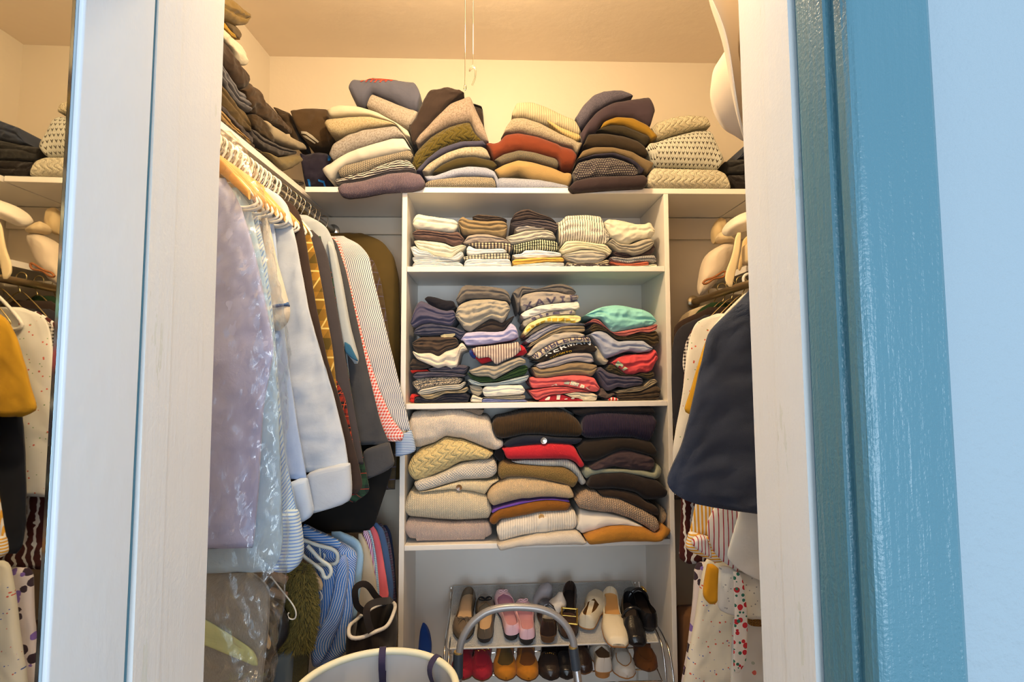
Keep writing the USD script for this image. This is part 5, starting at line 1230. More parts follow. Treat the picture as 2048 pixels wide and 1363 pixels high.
cloth('hanging_shirt', 'plum and navy checked shirt near the end of the lower left rail', 'shirt', 'K7', '990,24 1045,36 1075,90 1110,250 1140,480 1150,700 1050,700', 2.05, '#3c3444', 'jersey', 'plaid:#5a4456:#76808f:0.02', th=.010, **lo_)
cloth('hanging_shirt', 'dark navy shirt last on the lower left rail', 'shirt', 'K7', '1040,40 1085,50 1110,120 1132,300 1155,640 1150,760 1090,760', 2.09, '#232a44', th=.010, **lo_)
# empty hangers in front of the blue shirt
def loose_hanger(name, label, path, Y, r, mat, tilt=.03, extra=()):
    t = thing(name, label, 'clothes hanger')
    w = spline(np.stack([*at(px('K7', path), Y).T], 1) + 0, 60)
    w[:, 1] += np.linspace(0, tilt, len(w))
    obj('frame', tube(w, r, 10), mat, t, 40)
    for e in extra:
        w = spline(at(px('K7', e), Y + .008), 24)
        obj('hook', tube(w, .0022, 8), mat, t, 40)
    return t
wp = plain('hanger_white_plastic', (.74, .80, .78), .3)
loose_hanger('plastic_hanger', 'empty white plastic hanger, upper of two before the blue pinstriped shirt', '322,150 420,190 520,225 600,250 640,285 646,330 632,370 590,385 500,390 420,398', 1.735, .0058, wp, .02, ['500,240 508,300 520,345 545,290 535,280'])
loose_hanger('plastic_hanger', 'empty white plastic hanger, lower of two before the blue pinstriped shirt', '400,215 470,285 540,345 595,385 607,420 592,462 570,474 548,462 540,430 500,380 400,300 345,235', 1.715, .0058, wp, -.02, ['360,260 375,290 385,310 372,312'])
o = thing('wooden_hanger', 'blond wooden hanger arm beside the olive furry coat', 'clothes hanger')
cloth('arm', None, None, 'K7', '372,365 400,372 470,440 525,510 534,560 520,588 500,582 450,515 410,440', 1.70, '#b08a4a', mat=woodl, parent=o, th=.008, amp=0)
obj('bar_wire', tube(spline(at(px('K7', '440,500 480,570 520,625 518,668 470,660'), 1.70), 24), .0016, 8), ow, o, 40)
o = thing('clip_hanger', 'brown wooden trouser clamp hanger with two rods, lower left', 'clothes hanger')
wr_ = wood_mat('clamp_wood', (.30, .20, .14), (.42, .30, .22))
for a in ('95,455 160,480 222,505', '85,592 150,618 220,640'):
    p = at(px('K7', a), 1.60)
    obj('rod', tube(np.vstack([p, p[-1:] + (p[-1] - p[-2]) * .12]), [.0115, .0118, .0118, .008], 16), wr_, o, 40)
obj('link', tube(at(px('K7', '206,515 207,560 207,622'), 1.598), .0028, 8), steel, o, 40)
obj('screw', tube(at(px('K7', '203,655 203,690'), 1.598), .0055, 12), steel, o, 40)
obj('hook', tube(spline(at(px('K7', '90,470 160,560 240,660 290,735 303,775 290,830 250,828 234,800 244,778'), 1.585), 50), .0021, 8), ow, o, 40)
o = thing('clip_hanger', 'pale wooden hanger end low at the left, by the leather jacket', 'clothes hanger')
cloth('arm', None, None, 'K7', '-10,980 30,905 55,930 85,1010 92,1070 72,1085 50,1040 20,1000', 1.50, '#b39a70', mat=woodl, parent=o, th=.008, amp=0)

# black tote bag with white piping, left of the shelf unit
def tote():
    t = thing('tote_bag', 'black canvas tote bag with white piping, leaning on the shelf unit', 'bag')
    blk = fabric('#201a18', 'low', 'jersey')
    pts = [('1140,735', 1.80), ('1120,800', 1.74), ('1060,900', 1.68), ('960,945', 1.64), ('850,990', 1.615), ('775,990', 1.61), ('748,935', 1.64), ('790,860', 1.74), ('870,792', 1.84), ('1000,718', 1.90), ('1090,690', 1.88)]
    rim = spline(np.vstack([at(px('K7', s), y) for s, y in pts]), 64, True)
    c = rim.mean(0)
    rings = []
    for k, zz in enumerate(np.linspace(0, 1, 10)):
        r = rim.copy()
        r[:, :2] = c[:2] + (r[:, :2] - c[:2]) * (1 + .06 * math.sin(zz * 3) - .12 * zz)
        r[:, 2] = r[:, 2] * (1 - zz) + .36 * zz
        r[:, 0] += .008 * np.sin(zz * 9 + np.arange(64) * .4)
        rings.append(r)
    outer = np.array(rings)
    inner = c + (outer[:-1] - c) * [.97, .97, 1.0]
    inner[:, :, 2] = outer[:-1, :, 2] - .001
    obj('body', loft(np.concatenate([inner[::-1], outer])), blk, t, True)
    obj('piping', tube(rim, .0058, 10, True), plain('piping_white', (.74, .72, .68), .6), t, 40)
    def ribbon(pts, w):
        p = spline(np.vstack([at(px('K7', s), y) for s, y in pts]), 40)
        tn = np.gradient(p, axis=0); tn /= np.linalg.norm(tn, axis=1, keepdims=True)
        view = (p - CAM) / np.linalg.norm(p - CAM, axis=1, keepdims=True)
        s = np.cross(tn, view); s /= np.linalg.norm(s, axis=1, keepdims=True)
        nn = np.cross(s, tn)
        rings = np.stack([p + s * w + nn * .0015, p - s * w + nn * .0015, p - s * w - nn * .0015, p + s * w - nn * .0015], 1)
        return loft(rings)
    obj('strap', ribbon([('940,940', 1.612), ('905,830', 1.615), ('900,760', 1.62), ('950,700', 1.66), ('1040,680', 1.72), ('1110,662', 1.80)], .0100), blk, t, True)
    obj('strap', ribbon([('880,770', 1.80), ('820,720', 1.78), ('803,640', 1.76), ('815,560', 1.76), ('870,535', 1.77), ('920,560', 1.78), ('970,630', 1.80), ('1020,675', 1.82), ('1060,700', 1.86)], .0095), blk, t, True)
tote()

# ---------------------------------------------------------------- clothes on the right rail
ZONE = 'rh'
PLUMB = True
rg = dict(group='clothes on the right rail', side=-1)
hung('hanging_coat', 'dark navy wool coat with a flared hem, foremost on the right rail', 'coat', 'P', '1506,570 1472,612 1442,636 1414,668 1400,740 1386,800 1368,880 1346,930 1331,962 1340,982 1368,1000 1400,1014 1440,1018 1480,1020 1522,1028 1600,1034', 1.38, '#363c49', 'wool', None, amp=.034, th=.024, **rg)
hung('hanging_blouse', 'mustard yellow gauze blouse with a tight sleeve hem, behind the navy coat', 'blouse', 'P', '1470,620 1428,650 1408,690 1396,730 1382,780 1366,824 1372,832 1420,836', 1.70, '#b98a24', 'jersey', None, amp=.02, th=.022, **rg)
hung('hanging_blouse', 'white blouse with scattered small flowers on the right rail', 'blouse', 'P', '1450,625 1420,632 1398,637 1386,655 1377,685 1372,715 1367,770 1361,810 1352,855 1345,900 1346,950 1350,990', 1.82, '#e3d6c0', 'jersey', 'spots:#c8604a:#7f9a68:42:0.13', amp=.016, **rg)
hung('hanging_shirt', 'brown and white gingham shirt edge on the right rail', 'shirt', 'P', '1440,630 1400,645 1378,668 1369,690 1365,720 1364,735 1370,745', 1.857, '#d9cdbb', 'jersey', 'gingham:#2e2725:0.012', th=.007, amp=.006, **rg)
hung('hanging_dress', 'maroon dress with white zebra streaks on the right rail', 'dress', 'P', '1430,632 1398,645 1380,662 1372,690 1367,760 1364,850 1363,950 1361,1050 1357,1122 1372,1124 1400,1128', 1.885, '#4a1f1c', 'jersey', 'zebra:#e6dccb:0.03', **rg)
hung('hanging_jacket', 'dark indigo denim jacket at the far end of the right rail', 'jacket', 'P', '1420,628 1385,640 1362,650 1349,670 1344,700 1343,760 1345,830 1352,870', 1.94, '#2c2a2d', 'jersey', None, amp=.014, **rg)
hung('hanging_coat', 'brown black coat behind the denim jacket, right rail', 'coat', 'P', '1425,612 1390,628 1360,640 1348,650 1347,720 1350,800 1350,900 1349,1000', 1.98, '#33251d', 'jersey', None, half=.2, amp=.014, **rg)
hung('hanging_jersey', 'cream knitted top last on the right rail', 'jersey', 'P', '1430,605 1402,612 1380,618 1362,632 1356,645 1358,720 1362,800', 2.10, '#cdb48a', 'wool', None, half=.2, **rg)
hung('hanging_jersey', 'dark green top on the far right rail', 'jersey', 'P', '1435,604 1412,608 1404,614 1392,624 1382,640 1385,700', 2.03, '#22351c', 'jersey', None, half=.18, th=.012, **rg)
o = hung('hanging_shirt', 'yellow and white striped shirt below the hem of the navy coat', 'shirt', 'P', '1500,625 1450,680 1425,780 1408,900 1392,1000 1383,1045 1376,1072', 1.585, '#e9dcc8', 'jersey', 'vs:#d49a32:0.0105:0.5', amp=.010, **rg)
o = regroup(o)
cloth('hem_band', 'hem band with slanting stripes', None, 'K3', '142,480 200,490 300,520 360,640 300,660 240,632 118,586', 1.575, '#e9dcc8', 'jersey', 'hs:#d49a32:0.0085:0.5', parent=o, th=.018, amp=.004)
o = hung('hanging_shirt', 'white shirt with red stripes and a folded cuff, below the navy coat', 'shirt', 'P', '1510,620 1470,690 1450,800 1437,920 1432,1010 1415,1040 1413,1062 1424,1100 1448,1126 1482,1144', 1.51, '#e8dcd2', 'jersey', 'vs:#a4343e:0.0130:0.22', amp=.012, **rg)
o = regroup(o)
cloth('cuff', None, None, 'K3', '155,535 178,505 215,497 240,502 262,560 274,632 250,622 200,592 168,570', 1.495, '#e8dcd2', 'jersey', 'vs:#a4343e:0.0095:0.25', parent=o, th=.014, amp=.003)
hung('hanging_shirt', 'plain white shirt with a broad cuff at the door jamb, below the navy coat', 'shirt', 'P', '1530,620 1510,760 1490,900 1478,1028 1467,1062 1451,1117 1486,1145 1522,1163 1560,1170', 1.45, '#d9dde2', 'jersey', None, amp=.012, **rg)
lr = dict(group='dresses on the lower right rail')
ZONE = 'low'
cloth('hanging_dress', 'pale tiered dress with tiny flowers, lower right rail', 'dress', 'P', '1600,1112 1430,1108 1412,1117 1402,1160 1392,1230 1378,1300 1364,1390 1354,1480 1600,1480', 1.72, '#d8d2c4', 'jersey', 'spots:#c05a4c:#4f66a8:48:0.13', th=.03, amp=.024, **lr)
cloth('hanging_dress', 'purple and white flowered dress, only its edge showing, lower right rail', 'dress', 'P', '1480,1120 1402,1122 1389,1130 1386,1200 1376,1290 1362,1370 1352,1480 1480,1480', 1.80, '#cfc8cc', 'jersey', 'spots:#3a2f3c:#7a62b0:22:0.42', th=.02, amp=.012, **lr)
cloth('hanging_jersey', 'mustard yellow sleeve hanging over the pale dress, lower right rail', 'jersey', 'K3', '252,668 290,672 320,682 312,800 308,898 275,904 240,890 222,852 236,760', 1.56, '#c08a1e', 'jersey', None, th=.012, amp=.010, **lr)
cloth('hanging_blouse', 'white eyelet lace blouse with a scalloped hem, lower right rail', 'blouse', 'K3', '322,682 400,690 620,770 640,980 575,988 545,975 520,985 490,962 460,985 430,972 400,978 375,958 345,962 310,942 315,800', 1.53, '#ccd2d6', 'jersey', 'eyelet:#8d949b:70', th=.018, amp=.012, **lr)
cloth('hanging_dress', 'greyish white dress with sparse red flowers at the door jamb, lower right rail', 'dress', 'K3', '400,985 480,990 640,1010 640,1500 385,1500 392,1250', 1.58, '#c3c7c8', 'jersey', 'spots:#c4635c:#98a6a0:18:0.13', th=.012, amp=.018, **lr)
cloth('fabric_belt', 'long ditsy floral fabric belt in red and green hanging down, lower right', 'belt', 'K3', '402,712 455,724 470,840 486,960 484,1120 478,1262 445,1290 420,1312 402,1300 406,1100 412,950', 1.45, '#e4dfd2', 'jersey', 'spots:#b32c38:#2f6a5c:55:0.40', th=.004, amp=.004, **lr)
cloth('hanging_bag', 'small brown beaded bag under the lace blouse, lower right', 'bag', 'K3', '486,985 520,975 640,985 640,1030 520,1032 488,1024', 1.555, '#5b3d1d', 'chunky', 'melange:#a37a3a', th=.016, amp=.006)
cloth('hanging_jersey', 'black top glimpsed under the white shirt, lower right rail', 'jersey', 'K3', '465,758 640,780 640,830 540,815 490,800', 1.545, '#14141a', 'jersey', None, th=.01, amp=.004, **lr)
rail('clothes_rail', 'lower rail on the right, hidden behind the dresses', (rodR(1.0), 1.0, CZ - .42), (rodR(2.277), 2.277, CZ - .42), mat=steel)
cloth('paper_bag', 'brown paper bag on the floor at the back right', 'bag', 'P', '1352,1215 1400,1212 1440,1220 1440,1480 1350,1480 1351,1300', 2.05, '#6b4a30', 'jersey', None, th=.06, amp=.02, p=.3)

# canvas bags on the narrow board
PLUMB = False
ZONE = 'rh'
def sack(name, label, frame, poly, Y, hexc, th, amp=.02, parent=None, mat=None):
    return cloth(name, label, 'bag', frame, poly, Y, hexc, 'jersey', None, th=th, amp=amp, parent=parent, p=.8, mat=mat)
o = sack('canvas_bag', 'off-white canvas tote slumped over the end of the narrow board', 'K4', '370,490 480,480 495,530 440,660 380,800 300,910 230,1020 120,1075 92,1060 100,920 130,780 160,640 250,560', 2.02, '#cdb796', .05)
o = regroup(o)
obj('handle', tube(spline(at(px('K4', '145,945 175,910 270,875 400,820 395,850 280,890 190,945 150,950'), 1.95), 40), .004, 8), plain('bag_handle_leather', (.33, .12, .04), .45), o, 40)
sack('canvas_bag', 'round cream drawstring bag standing behind the other bags on the narrow board', 'K4', '250,330 290,240 350,198 390,215 405,280 400,380 390,470 330,490 270,495 248,420', 2.10, '#c4a673', .05)
sack('canvas_bag', 'cream canvas bag with a piped rim lying on the narrow board', 'K4', '300,420 330,370 390,350 440,400 500,460 480,495 400,490 330,470', 2.0, '#c9ae80', .05)
o = sack('canvas_bag', 'puffy ivory canvas bag with a long dangling strap, on the narrow board', 'K4', '385,340 440,240 520,180 600,150 700,130 760,140 760,330 650,300 580,350 520,390 440,405 395,390', 1.88, '#d6c5a8', .07)
o = regroup(o)
cloth('strap', None, None, 'K4', '520,372 578,365 575,470 560,600 530,760 500,880 475,985 420,970 390,915 410,800 470,660 500,540', 1.80, '#d6bd8c', parent=o, th=.006, amp=.004)
cloth('strap', None, None, 'K4', '600,440 680,395 680,480 640,560 610,640 590,770 560,800 545,760 580,600', 1.84, '#cfae76', parent=o, th=.006, amp=.004)
sack('canvas_bag', 'beige cloth bundle at the jamb end of the narrow board', 'K4', '600,520 680,470 780,450 780,740 690,740 610,735', 1.82, '#bfa579', .06)
# seen in the mirror only
hung('hanging_dress', 'olive green crinkled dress, at the left edge of the mirror', 'dress', 'P', '1560,600 1500,640 1460,760 1425,900 1402,1010 1400,1060 1412,1092', 1.62, '#6d6430', 'jersey', None, amp=.02, **rg)
hung('hanging_dress', 'long black navy dress between the yellow and the white blouse, seen in the mirror', 'dress', 'P', '1500,625 1450,650 1425,720 1410,850 1400,960 1396,1040 1402,1090 1420,1098', 1.765, '#20242c', 'jersey', None, amp=.018, **rg)

# ---------------------------------------------------------------- white felt hat hung on the closet side of the front wall
def hat():
    felt = fabric('#dccdb8', 'none', 'wool', rough=.95)
    t = thing('felt_hat', 'wide-brimmed off-white felt hat hanging inside the doorway at the upper right', 'hat', (.505, .872, CZ + .515))
    A = np.linspace(0, 2 * np.pi, 72, endpoint=False)
    ax = np.array([-.30, .93, -.16]); ax /= np.linalg.norm(ax)
    e1 = np.cross(ax, [0, 0, 1.0]); e1 /= np.linalg.norm(e1)
    e2 = np.cross(e1, ax)
    prof_o = [(.205, -.012), (.2055, -.008), (.19, 0.0), (.15, .004), (.112, .004), (.098, .012), (.094, .05), (.086, .085), (.070, .105), (.035, .100), (.001, .096)]
    prof_i = [(.001, .092), (.033, .096), (.067, .101), (.082, .083), (.090, .05), (.094, .010), (.108, .0005), (.15, .0005), (.19, -.0035), (.2045, -.0125)]
    rings = []
    for r, hgt in prof_o + prof_i:
        sq = 1 + .16 * np.cos(2 * A) * (r / .2)
        curl = .030 * np.cos(2 * A + .3) * max(0, (r - .1) / .1) ** 1.5
        crease = -.022 * np.exp(-(np.sin(A) / .35) ** 2) * (1 if hgt > .06 and r < .08 else 0)
        p = r * sq[:, None] * (np.cos(A)[:, None] * e2 + .92 * np.sin(A)[:, None] * e1) + (hgt + curl + crease)[:, None] * ax
        rings.append(p)
    rings.append(rings[0])
    obj('body', loft(rings, cap=False), felt, t, True)
    band = [c for c in ((.0985, .013), (.0975, .030), (.0962, .030), (.0962, .013))]
    rr = [r * (1 + .16 * np.cos(2 * A) * (r / .2))[:, None] * (np.cos(A)[:, None] * e2 + .92 * np.sin(A)[:, None] * e1) + h * ax for r, h in band]
    obj('hat_band', loft(rr + [rr[0]], cap=False), fabric('#cbb99e', 'none', 'jersey'), t, True)
    k = thing('wall_hook', 'small white hook carrying the felt hat inside the doorway', 'hook', (.53, YB + .002, CZ + .66))
    obj('plate', rbox(-.012, .012, 0, .005, -.03, .03, .002), ow, k, 30)
    obj('prong', tube(spline([(0, .004, -.01), (0, .02, -.018), (0, .035, -.010), (0, .038, .006)], 16), .004, 8), ow, k, 30)
hat()

# clear plastic cords with hooks that hang from the ceiling
g = G()
clear = g.done('clear_plastic', g('mix_closure', 'closure', fac=g.m('add', g('fresnel', 'fac', IOR=1.4), .04), closure1=g('transparent_bsdf', 'BSDF', color=(.93, .92, .88)), closure2=g('glossy_bsdf', 'BSDF', color=(1, 1, 1), roughness=.08)))
for lab, top, bot, hk in (('clear plastic cord ending in a small bead, the left one of two', '936,-200', '930,172', None), ('clear plastic cord ending in a tiny hook, the right one of two', '945,-200', '946,132', '946,132 940,138 939,142 944,136 949,135 951,145 950,156 947,164 944,171')):
    t = thing('ceiling_cord', lab, 'cord')
    a, b = at(px('P', top), 1.55)[0], at(px('P', bot), 1.55)[0]
    a[2] = CEIL - .001
    a[0] = b[0] + .004
    obj('cord', tube(np.linspace(a, b, 12), 0.0015, 10), clear, t, 40)
    if hk:
        obj('hook', tube(spline(at(px('P', hk), 1.55), 40), .0022, 10), clear, t, 40)
    else:
        obj('bead', tube([b + [0, 0, .004], b, b - [0, 0, .008], b - [-.001, 0, .014]], [.002, .004, .0045, .001], 12), clear, t, 40)

# ---------------------------------------------------------------- shoe rack: two wire mesh trays on a chrome frame
TSL = .235                                    # the trays slope down towards the front
def trayZ(y, z0, y0): return z0 + TSL * (y - y0)
T1Y0, T1Z0 = 1.925, zat(1100, 1290, 1.925)
T2Y0, T2Z0 = 1.93, zat(1100, 1366, 1.93)
TX0, TX1 = xat(896, 1292, T1Y0), xat(1316, 1280, T1Y0)
meshw = plain('mesh_white', (.50, .50, .49), .4)
rack = thing('shoe_rack', 'white mesh shoe rack with chrome legs at the bottom of the shelf unit', 'shoe rack')
def tray(y0, y1, z0, mat, pitch, r, nm):
    # the woven mesh is far finer than the photograph resolves wire by wire: one stuff part
    bars = []
    for x in np.arange(TX0 + pitch, TX1, pitch):
        bars.append(box(x - r, x + r, 0, 1, -r, r))
    ny = int((y1 - y0) / pitch)
    for k in range(1, ny):
        bars.append(box(TX0, TX1, k / ny - r / (y1 - y0), k / ny + r / (y1 - y0), -r * .6, r * 1.4))
    m = cat(bars)
    m.vertices[:, 1] = y0 + m.vertices[:, 1] * (y1 - y0)
    m.vertices[:, 2] += trayZ(m.vertices[:, 1], z0, y0)
    o = obj(nm, m, mat, rack, False)
    tag(o, kind='stuff')
    zf, zb = trayZ(y0, z0, y0), trayZ(y1, z0, y0)
    obj('rim', tube(spline([(TX0, y0, zf), ((TX0 + TX1) / 2, y0, zf), (TX1, y0, zf)], 8), .0036, 10), mat, rack, 40)
    obj('rim', tube([(TX0, y1, zb), (TX1, y1, zb)], .0036, 10), mat, rack, 40)
    for x in (TX0, TX1):
        obj('rim', tube([(x, y0, zf), (x, y1, zb)], .0036, 10), mat, rack, 40)
tray(T1Y0, 2.262, T1Z0, meshw, .0052, .0010, 'mesh_tray')
chrome = plain('chrome', (.75, .75, .74), .12, 1.0)
for yy in np.linspace(T2Y0, 2.24, 7):
    z = trayZ(yy, T2Z0, T2Y0) - .004
    obj('cross_wire', tube([(TX0 - .012, yy, z), (TX1 + .012, yy, z)], .0028, 8), chrome, rack, 40)
for x in (TX0 - .012, TX1 + .012):
    obj('side_rail', tube(spline([(x, 2.24, trayZ(2.24, T2Z0, T2Y0) - .004), (x, 2.08, trayZ(2.08, T2Z0, T2Y0) - .004), (x, T2Y0, T2Z0 - .004)], 12), .003, 8), chrome, rack, 40)
    for k in (0, 1):
        xx = x + .016 * k
        L = spline([(xx, 2.26, trayZ(2.26, T1Z0, T1Y0)), (xx, 2.05, trayZ(2.05, T1Z0, T1Y0) - .02), (xx, T1Y0 - .005 - .03 * k, T1Z0 - .012 - .01 * k), (xx, T1Y0 - .03 - .03 * k, T1Z0 - .06), (xx, T1Y0 - .03 - .03 * k, .2), (xx, T1Y0 - .03 - .03 * k, .003)], 60)
        obj('leg', tube(L, .0036, 10), chrome, rack, 40)
    obj('leg', tube([(x, 2.255, trayZ(2.255, T1Z0, T1Y0) - .004), (x, 2.255, .1025)], .0036, 10), chrome, rack, 40)

# ---------------------------------------------------------------- shoes
def shoe(name, label, toe, heel, Z, Y0, width, mat, mat_in, mat_sole, vamp=.42, wall=.045, toe_h=.034, heel_h=.008, square=0.0, up=.006, collar=0.0, group='shoes on the upper tray', cat_='shoe', heel_w=None, roll=0.0, quarter=.0, sole_t=.006):
    """toe and heel: picture points (K1) of the shoe's ends on its tray. The upper is a real shell with a foot opening and an insole."""
    def on_tray(s):
        o = np.array([0, Y0, Z]); n = np.array([0, -TSL, 1.0])
        return on_plane(px('K1', s), o, n / np.linalg.norm(n))[0]
    a, b = on_tray(toe), on_tray(heel)
    L = np.linalg.norm(a - b)
    ax = (a - b) / L                                  # heel -> toe
    nz = np.array([0, -TSL, 1.0]); nz /= np.linalg.norm(nz)
    sx = np.cross(ax, nz)
    t = thing(name, label, cat_, (0, 0, 0), 0, group)
    base0 = b + nz * (up if up else 0)
    W = width / 2
    U = np.linspace(0, 1, 40)                         # 0 heel, 1 toe
    U = .5 - .5 * np.cos(np.pi * U)
    hw = heel_w or .74
    wid = np.interp(U, [0, .0016, .0066, .0147, .026, .04, .058, .085, .2, .42, .68, .84, .95, 1.0], [hw * .07, hw * .22, hw * .42, hw * .58, hw * .72, hw * .83, hw * .92, hw * .97, hw, hw * .98, 1.0, .90 + .1 * square, .55 + .4 * square, .12 + .62 * square]) * W
    hgt = np.interp(U, [0, .1, .35, .6, .8, .95, 1.0], [wall * 1.08, wall * 1.08, wall * .86, wall * .95, toe_h, toe_h * .75, toe_h * .3])
    lift = np.interp(U, [0, .25, .55, 1.0], [heel_h, heel_h * .85, 0, 0.003])
    skew = .006 * np.sin(U * np.pi)                   # the inward bend of a foot
    def P(u, x, z):
        return base0 + ax * (u * L) + sx * x + nz * z
    K = 11
    amax = np.where(U > 1 - vamp, 90.0, np.interp(U, [0, .012, .06, .25, .5, 1 - vamp - .045, 1 - vamp], [60, 58, 52, 42, 38, 44, 84]))
    amax += collar
    amax = np.minimum(amax, 90)
    tk = .0022
    rings = []
    for i, u in enumerate(U):
        def arch(w_, h_, n):
            th = np.radians(np.linspace(0, amax[i], n))
            bulge = 1 + .04 * np.sin(2 * th)
            return w_ * np.cos(th) ** .8 * bulge, h_ * np.sin(th) ** .9
        xo, zo = arch(wid[i], hgt[i], K)
        xi, zi = arch(max(wid[i] - tk, .0006), max(hgt[i] - tk, .0006), K)
        s0 = sole_t + lift[i]
        sec = []
        sec += [(-x + skew[i], z + s0) for x, z in zip(xo, zo)]                       # outside left, going up
        sec += [(-x + skew[i], max(z, .002) + s0) for x, z in zip(xi[::-1], zi[::-1])]  # inside left, going down
        sec += [(x + skew[i], max(z, .002) + s0) for x, z in zip(xi, zi)]               # inside right, going up
        sec += [(x + skew[i], z + s0) for x, z in zip(xo[::-1], zo[::-1])]             # outside right, going down
        rings.append([P(u, x, z) for x, z in sec])
    obj('upper', loft(np.array(rings)), mat, t, 50)
    # insole
    ring = np.array([P(u, s * (w_ - .003) + k_, sole_t + l_ + .0035) for s, us in ((-1, range(40)), (1, range(39, -1, -1))) for u, w_, k_, l_ in [(U[j], max(wid[j], .004), skew[j], lift[j]) for j in us]])
    c = len(ring)
    V = np.vstack([ring, ring - nz * .0012])
    f = []
    for j in range(39):
        q_ = [j, j + 1, c - 2 - j, c - 1 - j]
        f += [[q_[0], q_[1], q_[2]], [q_[0], q_[2], q_[3]], [c + q_[2], c + q_[1], c + q_[0]], [c + q_[3], c + q_[2], c + q_[0]]]
    for j in range(c):
        k_ = (j + 1) % c
        f += [[j, c + j, c + k_], [j, c + k_, k_]]
    m = trimesh.Trimesh(V, np.array(f), process=False)
    m.fix_normals()
    obj('insole', m, mat_in, t, 40)
    # sole: outline swept down
    rr = []
    for zz, grow in ((0, -.001), (.0012, .0012), (sole_t * .7, .0016), (sole_t, 0.0)):
        rr.append([P(u, s * (w_ + grow) + k_, l_ + zz) for s, us in ((-1, range(40)), (1, range(39, -1, -1))) for u, w_, k_, l_ in [(U[j], max(wid[j], .003), skew[j], lift[j]) for j in us]])
    m = loft(np.array(rr), cap=False)
    f = [list(q_) for q_ in m.faces]
    for j in range(39):                              # close the sole along its length, so that it follows the arch
        a0, a1, b1, b0 = j, j + 1, 78 - j, 79 - j
        f += [[a0, b1, a1], [a0, b0, b1], [240 + a0, 240 + a1, 240 + b1], [240 + a0, 240 + b1, 240 + b0]]
    m = trimesh.Trimesh(m.vertices, np.array(f), process=False)
    m.fix_normals()
    obj('sole', m, mat_sole, t, 40)
    if heel_h > .010:
        hk = []
        for zz in (-.0005, .003, heel_h * .9):
            s_ = 1 - .06 * (1 - zz / heel_h)
            hk.append([P(.015 + .235 * (.5 - .5 * math.cos(a_)), s_ * hw * .92 * W * math.sin(a_) * min(1, 1.4 * abs(math.sin(a_)) ** .1), zz) for a_ in np.linspace(0, 2 * np.pi, 28, endpoint=False)])
        obj('heel', loft(np.array(hk)), mat_sole, t, 40)
    return t, P, dict(U=U, wid=wid, hgt=hgt, lift=lift, sole=sole_t, L=L, ax=ax, sx=sx, nz=nz)

def leather(n, h, rough=.38, spec=.5, zone='low'):
    return plain('leather_' + n, alb(h, zone), rough, spec=spec, bump=.0006, scale=260.)
def suede(n, h):
    return fabric(h, 'low', 'wool')
def bow(t, P, I, u, size, mat, z=None):
    i = int(np.argmin(abs(I['U'] - u)))
    c = P(u, 0.004, I['sole'] + I['hgt'][i] + I['lift'][i] + .004 if z is None else z)
    s, a, n = I['sx'], I['ax'], I['nz']
    for k, sg in enumerate((-1, 1)):
        p = spline([c, c + sg * s * size * .55 + a * size * .3 + n * size * .25, c + sg * s * size + a * size * .12 + n * size * .1, c + sg * s * size * .6 - a * size * .2 + n * size * .05], 24, True)
        obj('bow_loop', tube(p, size * .085, 8, True), mat, t, 40)
        obj('bow_tail', tube(spline([c, c + sg * s * size * .5 + a * size * .55 - n * size * .05, c + sg * s * size * .75 + a * size * 1.1 - n * size * .3], 12), size * .075, 8), mat, t, 40)
    obj('bow_knot', trimesh.creation.icosphere(2, size * .17).apply_translation(c), mat, t, 40)
ins_beige, ins_tan, ins_pink, ins_dark = leather('insole_beige', '#b79a78', .6), leather('insole_tan', '#c8975a', .55), leather('insole_pink', '#b98791', .6), leather('insole_dark', '#2a2220', .6)
sole_blk, sole_brn, sole_tan = plain('sole_black', (.018, .017, .018), .5), plain('sole_brown', (.13, .06, .025), .5), plain('sole_tan', (.42, .19, .06), .45)
taupe = leather('taupe', '#5c4f40', .33)
UT = dict(Z=T1Z0 + .0035, Y0=T1Y0)
t, P_, I = shoe('ballet_flat', 'taupe leather ballet flat with a thin bow at the toe, far left, upper tray', '205,605', '262,215', width=.078, mat=taupe, mat_in=ins_beige, mat_sole=sole_blk, vamp=.30, wall=.038, **UT)
bow(t, P_, I, .74, .020, taupe)
obj('tissue', cat([trimesh.creation.icosphere(2, .013 + .003 * (k % 3)).apply_scale((1.3, .8, .7)).apply_translation(P_(.64 + .02 * math.sin(k), -.02 + .011 * k, .016)) for k in range(4)]).convex_hull, ink('#d8d6d2', 'low'), t, 30)
t, P_, I = shoe('ballet_flat', 'taupe leather flat turned heel to the front with a black fringed bow, upper tray', '392,225', '398,622', width=.074, mat=taupe, mat_in=ins_beige, mat_sole=sole_blk, vamp=.36, wall=.040, heel_h=.012, **UT)
bow(t, P_, I, .72, .024, ink('#191718', 'low'))
pinkl, blkp = leather('pink', '#d3abaf', .36), leather('black_patent', '#151416', .25)
for lab, a, b in (('pink ballet flat with a black toe cap, the left one of the pair', '535,180', '648,598'), ('pink ballet flat with a black toe cap, the right one of the pair, lower', '722,270', '778,636')):
    t, P_, I = shoe('ballet_flat', lab, a, b, width=.076, mat=pinkl, mat_in=ins_pink, mat_sole=sole_blk, vamp=.22, wall=.042, heel_h=.016, **UT)
    # black cap over the very toe
    U = I['U']; cap = []
    for j in range(33, 40):
        a_ = np.linspace(.02, math.pi - .02, 20)
        l_ = I['lift'][j] + I['sole']
        arc_ = lambda g_: [P_(U[j] + .004, max(I['wid'][j] + g_, .0004) * math.cos(th) * (1 + .04 * math.sin(2 * th)) + .006 * math.sin(U[j] * math.pi), max(I['hgt'][j] + g_, .0004) * math.sin(th) ** .9 + l_) for th in a_]
        cap.append(arc_(.0012) + arc_(-.0008)[::-1])
    obj('toe_cap', loft(np.array(cap), cap=False), blkp, t, 40)
    bow(t, P_, I, .80, .017, pinkl)
brn = leather('brown_black', '#2e211c', .25)
